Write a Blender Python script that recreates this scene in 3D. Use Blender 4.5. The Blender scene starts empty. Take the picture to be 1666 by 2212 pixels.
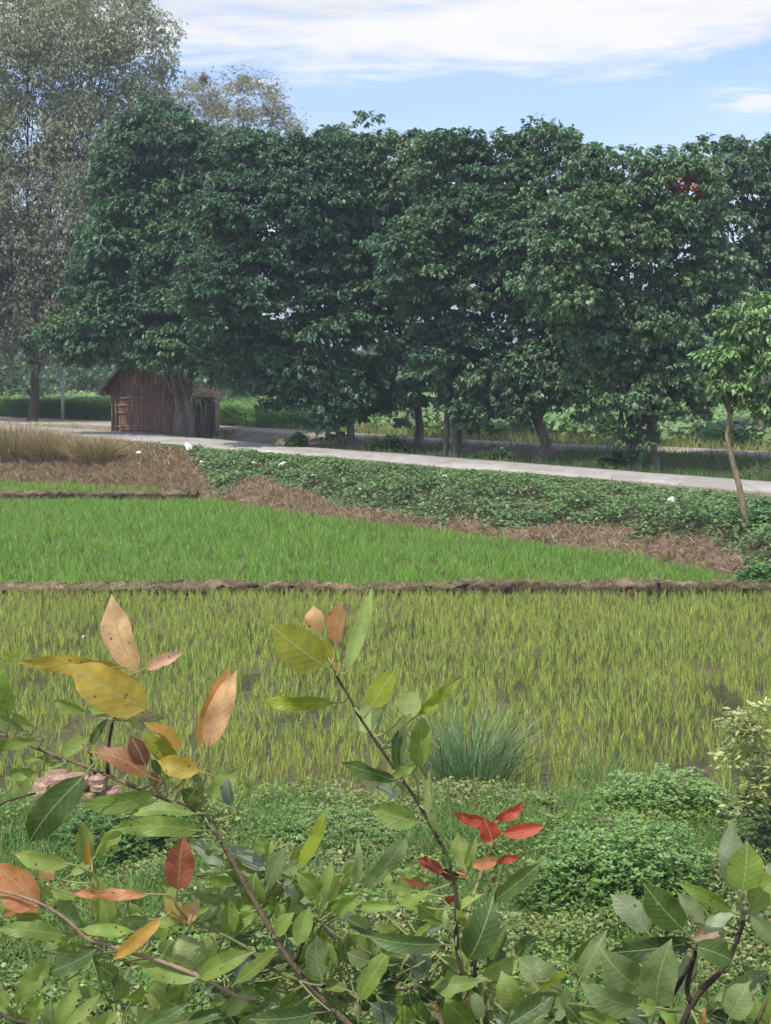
import bpy, bmesh, math, random
import numpy as np
from mathutils import Vector, Matrix, Quaternion

# ------------------------------------------------------------------ camera, light, exposure
S = bpy.context.scene
COL = S.collection
CAMZ = 4.2
F = 3070.0; CX = 833.0; CY = 1106.0; HOR = 760.0
TH = math.atan((CY - HOR) / F)
cam = bpy.data.cameras.new('camera')
camo = bpy.data.objects.new('camera', cam); COL.objects.link(camo)
camo.location = (0, 0, CAMZ)
camo.rotation_euler = (math.pi / 2 - TH, 0, 0)
cam.sensor_fit = 'VERTICAL'; cam.sensor_height = 36.0
cam.lens = F / 2212.0 * 36.0
cam.clip_start = 0.05; cam.clip_end = 6000
S.camera = camo
S.render.resolution_x = 771; S.render.resolution_y = 1024
SUN_EL = 60.0; SUN_AZ = 215.0         # azimuth clockwise from +Y: behind and left of the camera
SUN_STRENGTH = 3.2; SUN_ANGLE = 1.0; SKY_STRENGTH = 0.135
S.view_settings.view_transform = 'Standard'
S.view_settings.look = 'None'
S.view_settings.gamma = 1.0
S.view_settings.use_curve_mapping = False
S.view_settings.exposure = 0.5
el = math.radians(SUN_EL); az = math.radians(SUN_AZ)
sv = Vector((math.sin(az) * math.cos(el), math.cos(az) * math.cos(el), math.sin(el)))
sun = bpy.data.lights.new('sun', 'SUN'); sun.energy = SUN_STRENGTH; sun.angle = math.radians(SUN_ANGLE)
sun.color = (1.0, 0.935, 0.82)
suno = bpy.data.objects.new('sun', sun); COL.objects.link(suno)
suno.rotation_euler = sv.to_track_quat('Z', 'Y').to_euler()
suno.location = (-10, -20, 40)


def nd(nt, typ, **kw):
    n = nt.nodes.new(typ)
    for k, v in kw.items():
        if k.startswith('i_'):
            key = k[2:]
            key = int(key) if key.isdigit() else key.replace('_', ' ')
            n.inputs[key].default_value = v
        else:
            setattr(n, k, v)
    return n


def math_node(nt, op, a, b=None, c=None, clamp=False):
    n = nt.nodes.new('ShaderNodeMath'); n.operation = op; n.use_clamp = clamp
    for i, v in enumerate((a, b, c)):
        if v is None: continue
        if isinstance(v, (int, float)): n.inputs[i].default_value = v
        else: nt.links.new(v, n.inputs[i])
    return n.outputs[0]


def mixcol(nt, fac, a, b, blend='MIX'):
    n = nt.nodes.new('ShaderNodeMix'); n.data_type = 'RGBA'; n.blend_type = blend
    for idx, v in ((0, fac), (6, a), (7, b)):
        if isinstance(v, (int, float)): n.inputs[idx].default_value = v
        elif isinstance(v, tuple): n.inputs[idx].default_value = (*v[:3], 1)
        else: nt.links.new(v, n.inputs[idx])
    return n.outputs[2]


def sstep(nt, v, lo, hi, a=0.0, b=1.0):
    n = nt.nodes.new('ShaderNodeMapRange'); n.interpolation_type = 'SMOOTHSTEP'
    nt.links.new(v, n.inputs[0])
    n.inputs[1].default_value = lo; n.inputs[2].default_value = hi
    n.inputs[3].default_value = a; n.inputs[4].default_value = b
    return n.outputs[0]


def make_world():
    w = bpy.data.worlds.new('World'); S.world = w; w.use_nodes = True
    nt = w.node_tree; nt.nodes.clear()
    out = nd(nt, 'ShaderNodeOutputWorld')
    bg = nd(nt, 'ShaderNodeBackground'); bg.inputs[1].default_value = SKY_STRENGTH
    sky = nd(nt, 'ShaderNodeTexSky'); sky.sky_type = 'NISHITA'; sky.sun_disc = False
    sky.sun_elevation = el; sky.sun_rotation = az
    sky.air_density = 1.0; sky.dust_density = 0.6; sky.ozone_density = 1.6
    tc = nd(nt, 'ShaderNodeTexCoord')
    nrm = nd(nt, 'ShaderNodeVectorMath', operation='NORMALIZE'); nt.links.new(tc.outputs['Generated'], nrm.inputs[0])
    sep = nd(nt, 'ShaderNodeSeparateXYZ'); nt.links.new(nrm.outputs[0], sep.inputs[0])
    x, y, z = sep.outputs
    # streaky altocumulus: direction stretched sideways
    m1 = nd(nt, 'ShaderNodeMapping'); m1.inputs['Scale'].default_value = (5.0, 5.0, 26.0)
    m1.inputs['Location'].default_value = (3.3, 1.7, 0.9); m1.inputs['Rotation'].default_value = (0, 0.05, 0)
    nt.links.new(nrm.outputs[0], m1.inputs[0])
    n1 = nd(nt, 'ShaderNodeTexNoise', i_Scale=1.0, i_Detail=8.0, i_Roughness=0.6, i_Distortion=0.35)
    nt.links.new(m1.outputs[0], n1.inputs['Vector'])
    m2 = nd(nt, 'ShaderNodeMapping'); m2.inputs['Scale'].default_value = (14.0, 14.0, 80.0)
    m2.inputs['Location'].default_value = (0.3, 7.7, 2.9); m2.inputs['Rotation'].default_value = (0, 0.09, 0)
    nt.links.new(nrm.outputs[0], m2.inputs[0])
    n2 = nd(nt, 'ShaderNodeTexNoise', i_Scale=1.0, i_Detail=6.0, i_Roughness=0.62, i_Distortion=0.5)
    nt.links.new(m2.outputs[0], n2.inputs['Vector'])
    base = sstep(nt, z, 0.165, 0.228)                      # thick bank above about 12 degrees
    high = sstep(nt, z, 0.30, 0.6, 0.0, 0.32)              # breaks up towards the zenith
    t = math_node(nt, 'SUBTRACT', math_node(nt, 'MULTIPLY', base, 0.5), high)
    c = math_node(nt, 'ADD', math_node(nt, 'ADD', math_node(nt, 'MULTIPLY', n1.outputs[0], 0.9), math_node(nt, 'MULTIPLY', n2.outputs[0], 0.6)), t)
    big = sstep(nt, c, 0.80, 1.22)
    # a low cloud on the right of the view
    hz = math_node(nt, 'SUBTRACT', z, 0.165)
    d1 = math_node(nt, 'ADD', math_node(nt, 'POWER', math_node(nt, 'MULTIPLY', hz, 75.0), 2.0),
                   math_node(nt, 'POWER', math_node(nt, 'MULTIPLY', math_node(nt, 'SUBTRACT', math_node(nt, 'DIVIDE', x, math_node(nt, 'MAXIMUM', y, 0.2)), 0.27), 12.0), 2.0))
    lump = math_node(nt, 'MULTIPLY', sstep(nt, d1, 1.3, 0.0), sstep(nt, n2.outputs[0], 0.36, 0.6))
    veil = sstep(nt, z, 0.24, 0.0, 0.08, 0.6)              # paler towards the horizon
    sum1 = math_node(nt, 'MAXIMUM', math_node(nt, 'MAXIMUM', big, math_node(nt, 'MULTIPLY', lump, 0.9)), veil)
    shade = sstep(nt, n1.outputs[0], 0.3, 0.62)
    cc = mixcol(nt, shade, (4.3, 4.5, 4.9), (5.6, 5.5, 5.5))
    res = mixcol(nt, sum1, mixcol(nt, 1.0, sky.outputs[0], (.88, .95, 1.25), 'MULTIPLY'), cc)
    nt.links.new(res, bg.inputs[0]); nt.links.new(bg.outputs[0], out.inputs[0])


make_world()
rng = np.random.default_rng(7)
random.seed(7)


# ------------------------------------------------------------------ placing helpers (pixels of a 1666 x 2212 view)
def ray(x, y):
    u = (x - CX) / F; v = (CY - y) / F
    return np.array([u, math.cos(TH) + v * math.sin(TH), -math.sin(TH) + v * math.cos(TH)])


def PT(x, y, Y):
    d = ray(x, y); return np.array([0, 0, CAMZ]) + d * (Y / d[1])


def GP(x, y, z):
    d = ray(x, y); return np.array([0, 0, CAMZ]) + d * ((z - CAMZ) / d[2])


ROADZ = 0.8


def curve(pts, z):
    P = np.array([GP(x, y, z)[:2] for x, y in pts])
    P = P[np.argsort(P[:, 0])]
    # straight continuation outside the picture
    a = P[0] + (P[0] - P[1]) / abs(P[0][0] - P[1][0]) * 40
    b = P[-1] + (P[-1] - P[-2]) / abs(P[-1][0] - P[-2][0]) * 16
    P = np.vstack([a, P, b])
    return lambda X: np.interp(X, P[:, 0], P[:, 1])


cT = curve([(0, 1030), (200, 1037), (400, 1054), (430, 1066), (560, 1085), (700, 1105), (1000, 1140), (1200, 1165), (1400, 1187), (1550, 1222), (1650, 1256)], 0.2)
cN = curve([(-20, 930), (143, 941), (322, 955), (501, 972), (793, 994), (1007, 1013.5), (1139, 1020.6), (1391, 1042), (1666, 1065)], ROADZ)
cF = curve([(-20, 916), (143, 925), (322, 936), (537, 957), (685, 968.6), (900, 984), (1139, 1003), (1320, 1016), (1570, 1036), (1666, 1042)], ROADZ)
cG = curve([(0, 913), (230, 920), (465, 930), (700, 944), (1050, 960), (1290, 970), (1450, 975), (1666, 986)], ROADZ)
cG2 = curve([(0, 901), (230, 909), (465, 919), (700, 933), (1050, 953), (1290, 962.5), (1450, 966), (1666, 977)], ROADZ)
BUND1 = 25.3; PADEND = 12.85; BUND2 = 42.4


def vn(x, y, s=0):
    """lattice value noise, 0..1"""
    xi = np.floor(x).astype(np.int64); yi = np.floor(y).astype(np.int64)
    fx = x - xi; fy = y - yi
    fx = fx * fx * (3 - 2 * fx); fy = fy * fy * (3 - 2 * fy)

    def h(a, b):
        n = (a * 374761393 + b * 668265263 + s * 1442695041) & 0x7fffffff
        n = (n ^ (n >> 13)) * 1274126177 & 0x7fffffff
        return ((n ^ (n >> 16)) & 0xffff) / 65535.0
    return (h(xi, yi) * (1 - fx) + h(xi + 1, yi) * fx) * (1 - fy) + (h(xi, yi + 1) * (1 - fx) + h(xi + 1, yi + 1) * fx) * fy


def fb(x, y, s=0):
    return 0.5 * vn(x, y, s) + 0.3 * vn(x * 2.1 + 5, y * 2.1, s + 1) + 0.2 * vn(x * 4.3, y * 4.3 + 9, s + 2)


def ss(a, b, x):
    t = np.clip((x - a) / (b - a), 0, 1); return t * t * (3 - 2 * t)


PUD = [(GP(x, y, 0)[:2], rx, ry) for x, y, rx, ry in ((1478, 1690, .17, .5), (1512, 1676, .12, .5), (1622, 1690, .17, .6), (1568, 1520, .17, .9), (1555, 1560, .12, .7), (541, 1476, .12, .8),
                                                  (612, 1568, .2, .3), (1130, 1500, .1, .3), (1240, 1490, .14, .2), (1640, 1400, .1, .4), (80, 1480, .25, .3), (330, 1560, .2, .3))]


def puddle(X, Y):
    m = np.zeros(np.shape(X))
    for p, rx, ry in PUD: m = np.maximum(m, 1 - np.sqrt(((X - p[0]) / rx) ** 2 + ((Y - p[1]) / ry) ** 2))
    return np.clip(m, 0, 1)


def padend(X):
    return PADEND + 0.5 * (vn(X * 0.6, X * 0 + 3.3, 4) - 0.5) + 0.25 * (vn(X * 2.1, X * 0 + 1.3, 5) - 0.5)


def height(X, Y):
    X = np.asarray(X, float); Y = np.asarray(Y, float)
    T = cT(X); N = cN(X); Fa = cF(X); G = np.maximum(cG(X), Fa + 0.3); G2 = np.maximum(cG2(X), G + 1.5)
    z = -.07 * ss(0, .5, puddle(X, Y)) + 0.001 + 0.05 * (fb(X * 1.1, Y * 0.8, 3) - 0.5)
    s = (Y - T) / (N - T)
    bank = ROADZ * (1 - (1 - np.clip(s, 0, 1)) ** 1.8) + np.sin(np.pi * np.clip(s, 0, 1)) * 0.28 * (fb(X * 0.7, Y * 0.7, 8) - 0.4)
    z = np.where(s > 0, bank, z)
    z = np.where(Y > N, ROADZ, z)
    m = (Y - Fa) / (G - Fa)
    dip = ROADZ - 0.42 * np.sin(np.pi * np.clip(m, 0, 1)) * ss(0, 3, G - Fa) + 0.08 * (fb(X, Y, 12) - 0.5) * ss(0, .15, m)
    z = np.where(Y > Fa, dip, z)
    z = np.where(Y > G, ROADZ, z)
    z = np.where(Y > G2, ROADZ - 0.1 * ss(0, 2, Y - G2) + 0.1 * (fb(X * .5, Y * .5, 15) - 0.5) * ss(0, 1, Y - G2), z)
    e = padend(X)
    near = 0.15 * ss(0, 0.7, e - Y) + 0.3 * (fb(X * 0.9, Y * 0.9, 21) - 0.45) * ss(0, 1.2, e - Y)
    z = np.where(Y < e, z * (1 - ss(0, 0.3, e - Y)) + near, z)
    return z


# ------------------------------------------------------------------ mesh helpers
def link(name, me, mat=None, parent=None, smooth=False):
    o = bpy.data.objects.new(name, me); COL.objects.link(o)
    if mat is not None and len(me.materials) == 0: me.materials.append(mat)
    if parent is not None: o.parent = parent
    if smooth: me.polygons.foreach_set('use_smooth', [True] * len(me.polygons))
    return o


def tag(o, label=None, cat=None, group=None, kind=None):
    if label: o['label'] = label
    if cat: o['category'] = cat
    if group: o['group'] = group
    if kind: o['kind'] = kind
    return o


def empty(name, loc):
    o = bpy.data.objects.new(name, None); COL.objects.link(o)
    o.location = loc; o.empty_display_size = 0.1
    return o


def npmesh(name, V, faces, col=None, uv=None):
    """faces: list of int arrays (n,k)"""
    me = bpy.data.meshes.new(name)
    V = np.asarray(V, np.float32)
    me.vertices.add(len(V)); me.vertices.foreach_set('co', V.ravel())
    nl = sum(f.size for f in faces); nf = sum(len(f) for f in faces)
    me.loops.add(nl); me.polygons.add(nf)
    me.loops.foreach_set('vertex_index', np.concatenate([f.ravel() for f in faces]).astype(np.int32))
    st = []; o = 0
    for f in faces:
        k = f.shape[1]; st.append(o + np.arange(len(f)) * k); o += f.size
    me.polygons.foreach_set('loop_start', np.concatenate(st).astype(np.int32))
    if col is not None:
        a = me.attributes.new('Col', 'FLOAT_COLOR', 'POINT')
        c = np.ones((len(V), 4), np.float32); c[:, :3] = col
        a.data.foreach_set('color', c.ravel())
    me.update(calc_edges=True)
    return me


def nrmz(a):
    return a / np.maximum(np.linalg.norm(a, axis=-1, keepdims=True), 1e-9)


def shift(me_V, org):
    return np.asarray(me_V) - np.asarray(org)


def cards(P, D, Nn, L, W, C, droop=0.25):
    """leaf shaped quads pairs: base, two sides, tip with a bend; 2 quads would cost double, so one kite = 2 tris"""
    n = len(P); D = nrmz(D); B = nrmz(np.cross(D, Nn)); Nn = nrmz(np.cross(B, D))
    L = np.broadcast_to(L, (n,))[:, None]; W = np.broadcast_to(W, (n,))[:, None]
    mid = P + D * L * 0.42
    V = np.stack([P, mid + B * W * 0.5 - Nn * W * 0.12, P + D * L - Nn * L * droop, mid - B * W * 0.5 - Nn * W * 0.12], 1).reshape(-1, 3)
    Fc = np.arange(4 * n).reshape(n, 4)
    return V, Fc, np.repeat(C, 4, 0)


def blades(P, D, L, W, C, bend, segs=2):
    """grass blades: P base, D up direction, bend = sideways vector at tip"""
    n = len(P)
    L = np.broadcast_to(L, (n,))[:, None]; W = np.broadcast_to(W, (n,))[:, None]
    a = rng.uniform(0, 2 * np.pi, n)
    B = np.stack([np.cos(a), np.sin(a) * 0.35, a * 0], 1)
    D = nrmz(D)
    if segs == 1:
        V = np.stack([P - B * W / 2, P + B * W / 2, P + D * L + bend * L], 1).reshape(-1, 3)
        return V, [np.arange(3 * n).reshape(n, 3)], np.repeat(C, 3, 0)
    m = P + D * L * 0.55 + bend * L * 0.28
    t = P + D * L * 0.95 + bend * L
    V = np.stack([P - B * W * .4, P + B * W * .4, m + B * W / 2, m - B * W / 2, t], 1).reshape(-1, 3)
    i = np.arange(n)[:, None] * 5
    return V, [i + np.array([[0, 1, 2, 3]]), i + np.array([[3, 2, 4]])], np.repeat(C, 5, 0)


class Bag:
    """collects geometry of one object"""
    def __init__(s): s.V = []; s.F = {}; s.C = []; s.n = 0

    def add(s, V, Fs, C):
        if isinstance(Fs, np.ndarray): Fs = [Fs]
        for f in Fs: s.F.setdefault(f.shape[1], []).append(f + s.n)
        s.V.append(V); C = np.asarray(C, float)
        if C.ndim == 1: C = np.tile(C, (len(V), 1))
        s.C.append(C); s.n += len(V)

    def tube(s, pts, rad, k=7, C=(1, 1, 1), cap=True, wob=0.0):
        pts = np.asarray(pts, float); rad = np.broadcast_to(rad, (len(pts),)).astype(float)
        tg = nrmz(np.gradient(pts, axis=0))
        ref = np.array([0.0, 0, 1]) if abs(tg[0][2]) < 0.9 else np.array([1.0, 0, 0])
        V = []
        u = nrmz(np.cross(tg[0], ref))
        for i in range(len(pts)):
            u = nrmz(u - tg[i] * np.dot(u, tg[i])); w = np.cross(tg[i], u)
            an = np.arange(k) / k * 2 * np.pi
            r = rad[i] * (1 + wob * rng.uniform(-1, 1, k))
            V.append(pts[i] + (np.cos(an) * r)[:, None] * u + (np.sin(an) * r)[:, None] * w)
        V = np.vstack(V); fs = []
        for i in range(len(pts) - 1):
            a = i * k + np.arange(k); b = i * k + (np.arange(k) + 1) % k
            fs.append(np.stack([a, b, b + k, a + k], 1))
        out = [np.vstack(fs)]
        if cap:
            V = np.vstack([V, pts[0], pts[-1]]); n0 = len(V) - 2
            a = np.arange(k); b = (a + 1) % k
            o = (len(pts) - 1) * k
            out.append(np.vstack([np.stack([b, a, a * 0 + n0], 1), np.stack([o + a, o + b, a * 0 + n0 + 1], 1)]))
        s.add(V, out, C)

    def box(s, c, h, C=(1, 1, 1), R=None):
        v = np.array([[x, y, z] for x in (-1, 1) for y in (-1, 1) for z in (-1, 1)], float) * np.asarray(h)
        if R is not None: v = v @ np.asarray(R).T
        f = np.array([[0, 1, 3, 2], [4, 6, 7, 5], [0, 4, 5, 1], [2, 3, 7, 6], [0, 2, 6, 4], [1, 5, 7, 3]])
        s.add(v + np.asarray(c), f, C)

    def build(s, name, mat, parent=None, org=(0, 0, 0), smooth=False):
        V = np.vstack(s.V) - np.asarray(org)
        Fs = [np.vstack(v) for v in s.F.values()]
        me = npmesh(name, V, Fs, np.vstack(s.C))
        o = link(name, me, mat, parent, smooth)
        if parent is None: o.location = org
        return o


# ------------------------------------------------------------------ materials
def mat_base(name):
    m = bpy.data.materials.new(name); m.use_nodes = True
    nt = m.node_tree; b = nt.nodes['Principled BSDF']
    return m, nt, b


def leaf_mat(name, rough=0.5, trans=0.3, spec=0.35, tint=(1, 1, 1)):
    m, nt, b = mat_base(name)
    at = nd(nt, 'ShaderNodeAttribute', attribute_name='Col')
    c = mixcol(nt, 1.0, at.outputs[0], tint, 'MULTIPLY')
    nt.links.new(c, b.inputs['Base Color'])
    b.inputs['Roughness'].default_value = rough; b.inputs['Specular IOR Level'].default_value = spec
    if trans > 0:
        tr = nd(nt, 'ShaderNodeBsdfTranslucent')
        c2 = mixcol(nt, 1.0, c, (1.2, 1.35, 0.6), 'MULTIPLY'); nt.links.new(c2, tr.inputs[0])
        mx = nd(nt, 'ShaderNodeMixShader'); mx.inputs[0].default_value = trans
        nt.links.new(b.outputs[0], mx.inputs[1]); nt.links.new(tr.outputs[0], mx.inputs[2])
        nt.links.new(mx.outputs[0], nt.nodes['Material Output'].inputs[0])
    return m


def rough_mat(name, c1, c2, scale=3.0, rough=0.9, bump=0.3, attr=False, sc3=None, dist=0.02):
    m, nt, b = mat_base(name)
    tc = nd(nt, 'ShaderNodeTexCoord')
    mp = nd(nt, 'ShaderNodeMapping'); mp.inputs['Scale'].default_value = sc3 or (1, 1, 1)
    nt.links.new(tc.outputs['Object'], mp.inputs[0])
    n = nd(nt, 'ShaderNodeTexNoise', i_Scale=scale, i_Detail=8.0, i_Roughness=0.65); nt.links.new(mp.outputs[0], n.inputs['Vector'])
    n2 = nd(nt, 'ShaderNodeTexNoise', i_Scale=scale * 7, i_Detail=4.0); nt.links.new(mp.outputs[0], n2.inputs['Vector'])
    f = sstep(nt, math_node(nt, 'ADD', math_node(nt, 'MULTIPLY', n.outputs[0], .65), math_node(nt, 'MULTIPLY', n2.outputs[0], .35)), 0.36, 0.64)
    c = mixcol(nt, f, c1, c2)
    if attr:
        at = nd(nt, 'ShaderNodeAttribute', attribute_name='Col'); c = mixcol(nt, 1.0, c, at.outputs[0], 'MULTIPLY')
    nt.links.new(c, b.inputs['Base Color'])
    b.inputs['Roughness'].default_value = rough; b.inputs['Specular IOR Level'].default_value = 0.25
    bp = nd(nt, 'ShaderNodeBump'); bp.inputs['Strength'].default_value = bump; bp.inputs['Distance'].default_value = dist
    nt.links.new(f, bp.inputs['Height']); nt.links.new(bp.outputs[0], b.inputs['Normal'])
    return m


M_tree = leaf_mat('tree_leaf', 0.42, 0.2, 0.45)
M_grass = leaf_mat('grass_blade', 0.55, 0.35, 0.25)
M_dry = leaf_mat('dry_straw', 0.8, 0.2, 0.15)
M_bark = rough_mat('bark', (0.10, 0.085, 0.07), (0.25, 0.22, 0.185), 3.0, 0.95, 0.6, True, (3, 3, .7), 0.03)
M_ground = rough_mat('soil', (0.72, 0.72, 0.72), (1.2, 1.18, 1.12), 1.3, 0.9, 0.5, True, None, 0.05)
M_bund = rough_mat('bund_mud', (0.07, 0.052, 0.03), (0.28, 0.22, 0.14), 3.2, 0.85, 0.8, True, None, 0.05)
M_road = rough_mat('road_surface', (0.30, 0.275, 0.24), (0.47, 0.45, 0.42), 0.45, 0.9, 0.3)
M_dirt = rough_mat('dirt_road', (0.27, 0.225, 0.18), (0.42, 0.37, 0.31), 0.6, 0.95, 0.3)
M_reed = rough_mat('reed_stalks', (0.5, 0.48, 0.46), (1.3, 1.25, 1.2), 6.0, 0.9, 0.4, True, (3, 3, .5))
M_wood = rough_mat('pole_wood', (0.16, 0.13, 0.10), (0.34, 0.3, 0.25), 5.0, 0.85, 0.3, True, (4, 4, .6))
M_conc = rough_mat('concrete', (0.5, 0.49, 0.47), (0.66, 0.65, 0.62), 5.0, 0.85, 0.2)
M_paper = rough_mat('white_litter', (0.75, 0.74, 0.7), (0.88, 0.87, 0.83), 6.0, 0.6, 0.3)
M_stone = rough_mat('red_stone', (0.2, 0.12, 0.085), (0.42, 0.28, 0.21), 4.0, 0.9, 0.7, True)
M_slab = rough_mat('grey_sheet', (0.3, 0.32, 0.34), (0.42, 0.44, 0.47), 3.0, 0.6, 0.2)


def water_mat():
    m, nt, b = mat_base('paddy_water')
    b.inputs['Base Color'].default_value = (0.06, 0.055, 0.03, 1)
    b.inputs['Roughness'].default_value = 0.1; b.inputs['IOR'].default_value = 1.33
    b.inputs['Specular IOR Level'].default_value = 0.6
    n = nd(nt, 'ShaderNodeTexNoise', i_Scale=9.0, i_Detail=3.0)
    tc = nd(nt, 'ShaderNodeTexCoord'); nt.links.new(tc.outputs['Object'], n.inputs['Vector'])
    bp = nd(nt, 'ShaderNodeBump'); bp.inputs['Strength'].default_value = 0.6; bp.inputs['Distance'].default_value = 0.02
    nt.links.new(n.outputs[0], bp.inputs['Height']); nt.links.new(bp.outputs[0], b.inputs['Normal'])
    return m


def fig_mat():
    """large leaf: colour from the object, veins from its own UV (x along, y across)"""
    m, nt, b = mat_base('fig_leaf')
    oi = nd(nt, 'ShaderNodeObjectInfo')
    uv = nd(nt, 'ShaderNodeUVMap', uv_map='leaf_uv')
    sp = nd(nt, 'ShaderNodeSeparateXYZ'); nt.links.new(uv.outputs[0], sp.inputs[0])
    u, v = sp.outputs[0], sp.outputs[1]
    av = math_node(nt, 'ABSOLUTE', v)
    rib = sstep(nt, av, 0.026, 0.008)
    wv = math_node(nt, 'SINE', math_node(nt, 'MULTIPLY', math_node(nt, 'SUBTRACT', u, math_node(nt, 'MULTIPLY', math_node(nt, 'POWER', av, 0.9), 0.5)), 50.0))
    lat = math_node(nt, 'MULTIPLY', sstep(nt, wv, 0.93, 1.0), sstep(nt, av, 0.42, 0.05, 0.25, 1.0))
    tc = nd(nt, 'ShaderNodeTexCoord')
    n = nd(nt, 'ShaderNodeTexNoise', i_Scale=26.0, i_Detail=5.0); nt.links.new(tc.outputs['Object'], n.inputs['Vector'])
    n3 = nd(nt, 'ShaderNodeTexNoise', i_Scale=220.0, i_Detail=3.0); nt.links.new(tc.outputs['Object'], n3.inputs['Vector'])
    blot = sstep(nt, n.outputs[0], 0.35, 0.68, 0.78, 1.2)
    c = mixcol(nt, 1.0, oi.outputs['Color'], blot, 'MULTIPLY')
    c = mixcol(nt, math_node(nt, 'MULTIPLY', sstep(nt, n3.outputs[0], 0.45, 0.7), 0.12), c, (0.02, 0.03, 0.01))
    pale = mixcol(nt, 0.42, c, (0.52, 0.56, 0.36))
    c = mixcol(nt, math_node(nt, 'MULTIPLY', lat, 0.5), c, pale)
    c = mixcol(nt, math_node(nt, 'MULTIPLY', rib, 0.75), c, (0.42, 0.44, 0.22))
    # pale mildew / insect spots, only on leaves flagged through alpha
    sp2 = nd(nt, 'ShaderNodeTexVoronoi', i_Scale=46.0); nt.links.new(tc.outputs['Object'], sp2.inputs['Vector'])
    spot = math_node(nt, 'MULTIPLY', sstep(nt, sp2.outputs['Distance'], 0.24, 0.12), sstep(nt, n.outputs[0], 0.47, 0.56))
    spot = math_node(nt, 'MULTIPLY', spot, math_node(nt, 'SUBTRACT', 1.0, oi.outputs['Alpha']))
    c = mixcol(nt, spot, c, (0.38, 0.45, 0.32))
    bs = nd(nt, 'ShaderNodeTexVoronoi', i_Scale=95.0); nt.links.new(tc.outputs['Object'], bs.inputs['Vector'])
    wn = nd(nt, 'ShaderNodeTexWhiteNoise'); nt.links.new(bs.outputs['Color'], wn.inputs['Vector'])
    bsp = math_node(nt, 'MULTIPLY', sstep(nt, bs.outputs['Distance'], 0.3, 0.16), math_node(nt, 'GREATER_THAN', wn.outputs['Value'], 0.93))
    c = mixcol(nt, math_node(nt, 'MULTIPLY', bsp, 0.8), c, (.13, .07, .03))
    edge = sstep(nt, math_node(nt, 'ADD', av, math_node(nt, 'MULTIPLY', n.outputs[0], .35)), 0.56, 0.66)
    c = mixcol(nt, math_node(nt, 'MULTIPLY', edge, 0.35), c, (.30, .24, .06))
    nt.links.new(c, b.inputs['Base Color'])
    b.inputs['Roughness'].default_value = 0.44; b.inputs['Specular IOR Level'].default_value = 0.3
    bp = nd(nt, 'ShaderNodeBump'); bp.inputs['Strength'].default_value = 0.22; bp.inputs['Distance'].default_value = 0.0025
    hgt = math_node(nt, 'ADD', math_node(nt, 'MULTIPLY', wv, 0.22), math_node(nt, 'MULTIPLY', n.outputs[0], 0.9))
    nt.links.new(hgt, bp.inputs['Height']); nt.links.new(bp.outputs[0], b.inputs['Normal'])
    tr = nd(nt, 'ShaderNodeBsdfTranslucent')
    c2 = mixcol(nt, 1.0, c, (1.3, 1.3, 0.55), 'MULTIPLY'); nt.links.new(c2, tr.inputs[0])
    mx = nd(nt, 'ShaderNodeMixShader'); mx.inputs[0].default_value = 0.45
    nt.links.new(b.outputs[0], mx.inputs[1]); nt.links.new(tr.outputs[0], mx.inputs[2])
    nt.links.new(mx.outputs[0], nt.nodes['Material Output'].inputs[0])
    return m


M_water = water_mat()
M_fig = fig_mat()
M_twig = rough_mat('twig_bark', (0.65, 0.65, 0.65), (1.3, 1.3, 1.3), 30.0, 0.8, 0.5, True, None, 0.002)


# ------------------------------------------------------------------ the setting
def jit(c, n, v=0.2, hue=0.08):
    c = np.asarray(c, float)
    k = rng.uniform(1 - v, 1 + v, (n, 1))
    return np.clip(c * k * (1 + rng.uniform(-hue, hue, (n, 3))), 0.002, 0.95)


def dispx(X, Y):
    return X / Y * F + CX


def sdry(X, Y):
    """share of the bank, from its toe upward, that is dry straw"""
    return np.interp(dispx(X, Y), [-400, 0, 300, 385, 470, 490, 540, 640, 740, 1000, 1200, 1400, 1560, 1700],
                     [0.92, 0.92, 0.82, 0.75, 0.12, 0.12, 0.4, 0.36, .17, 0.16, 0.24, 0.27, 0.22, 0.2]) + 0.4 * (fb(X * .8, Y * .8, 33) - .5)


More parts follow.
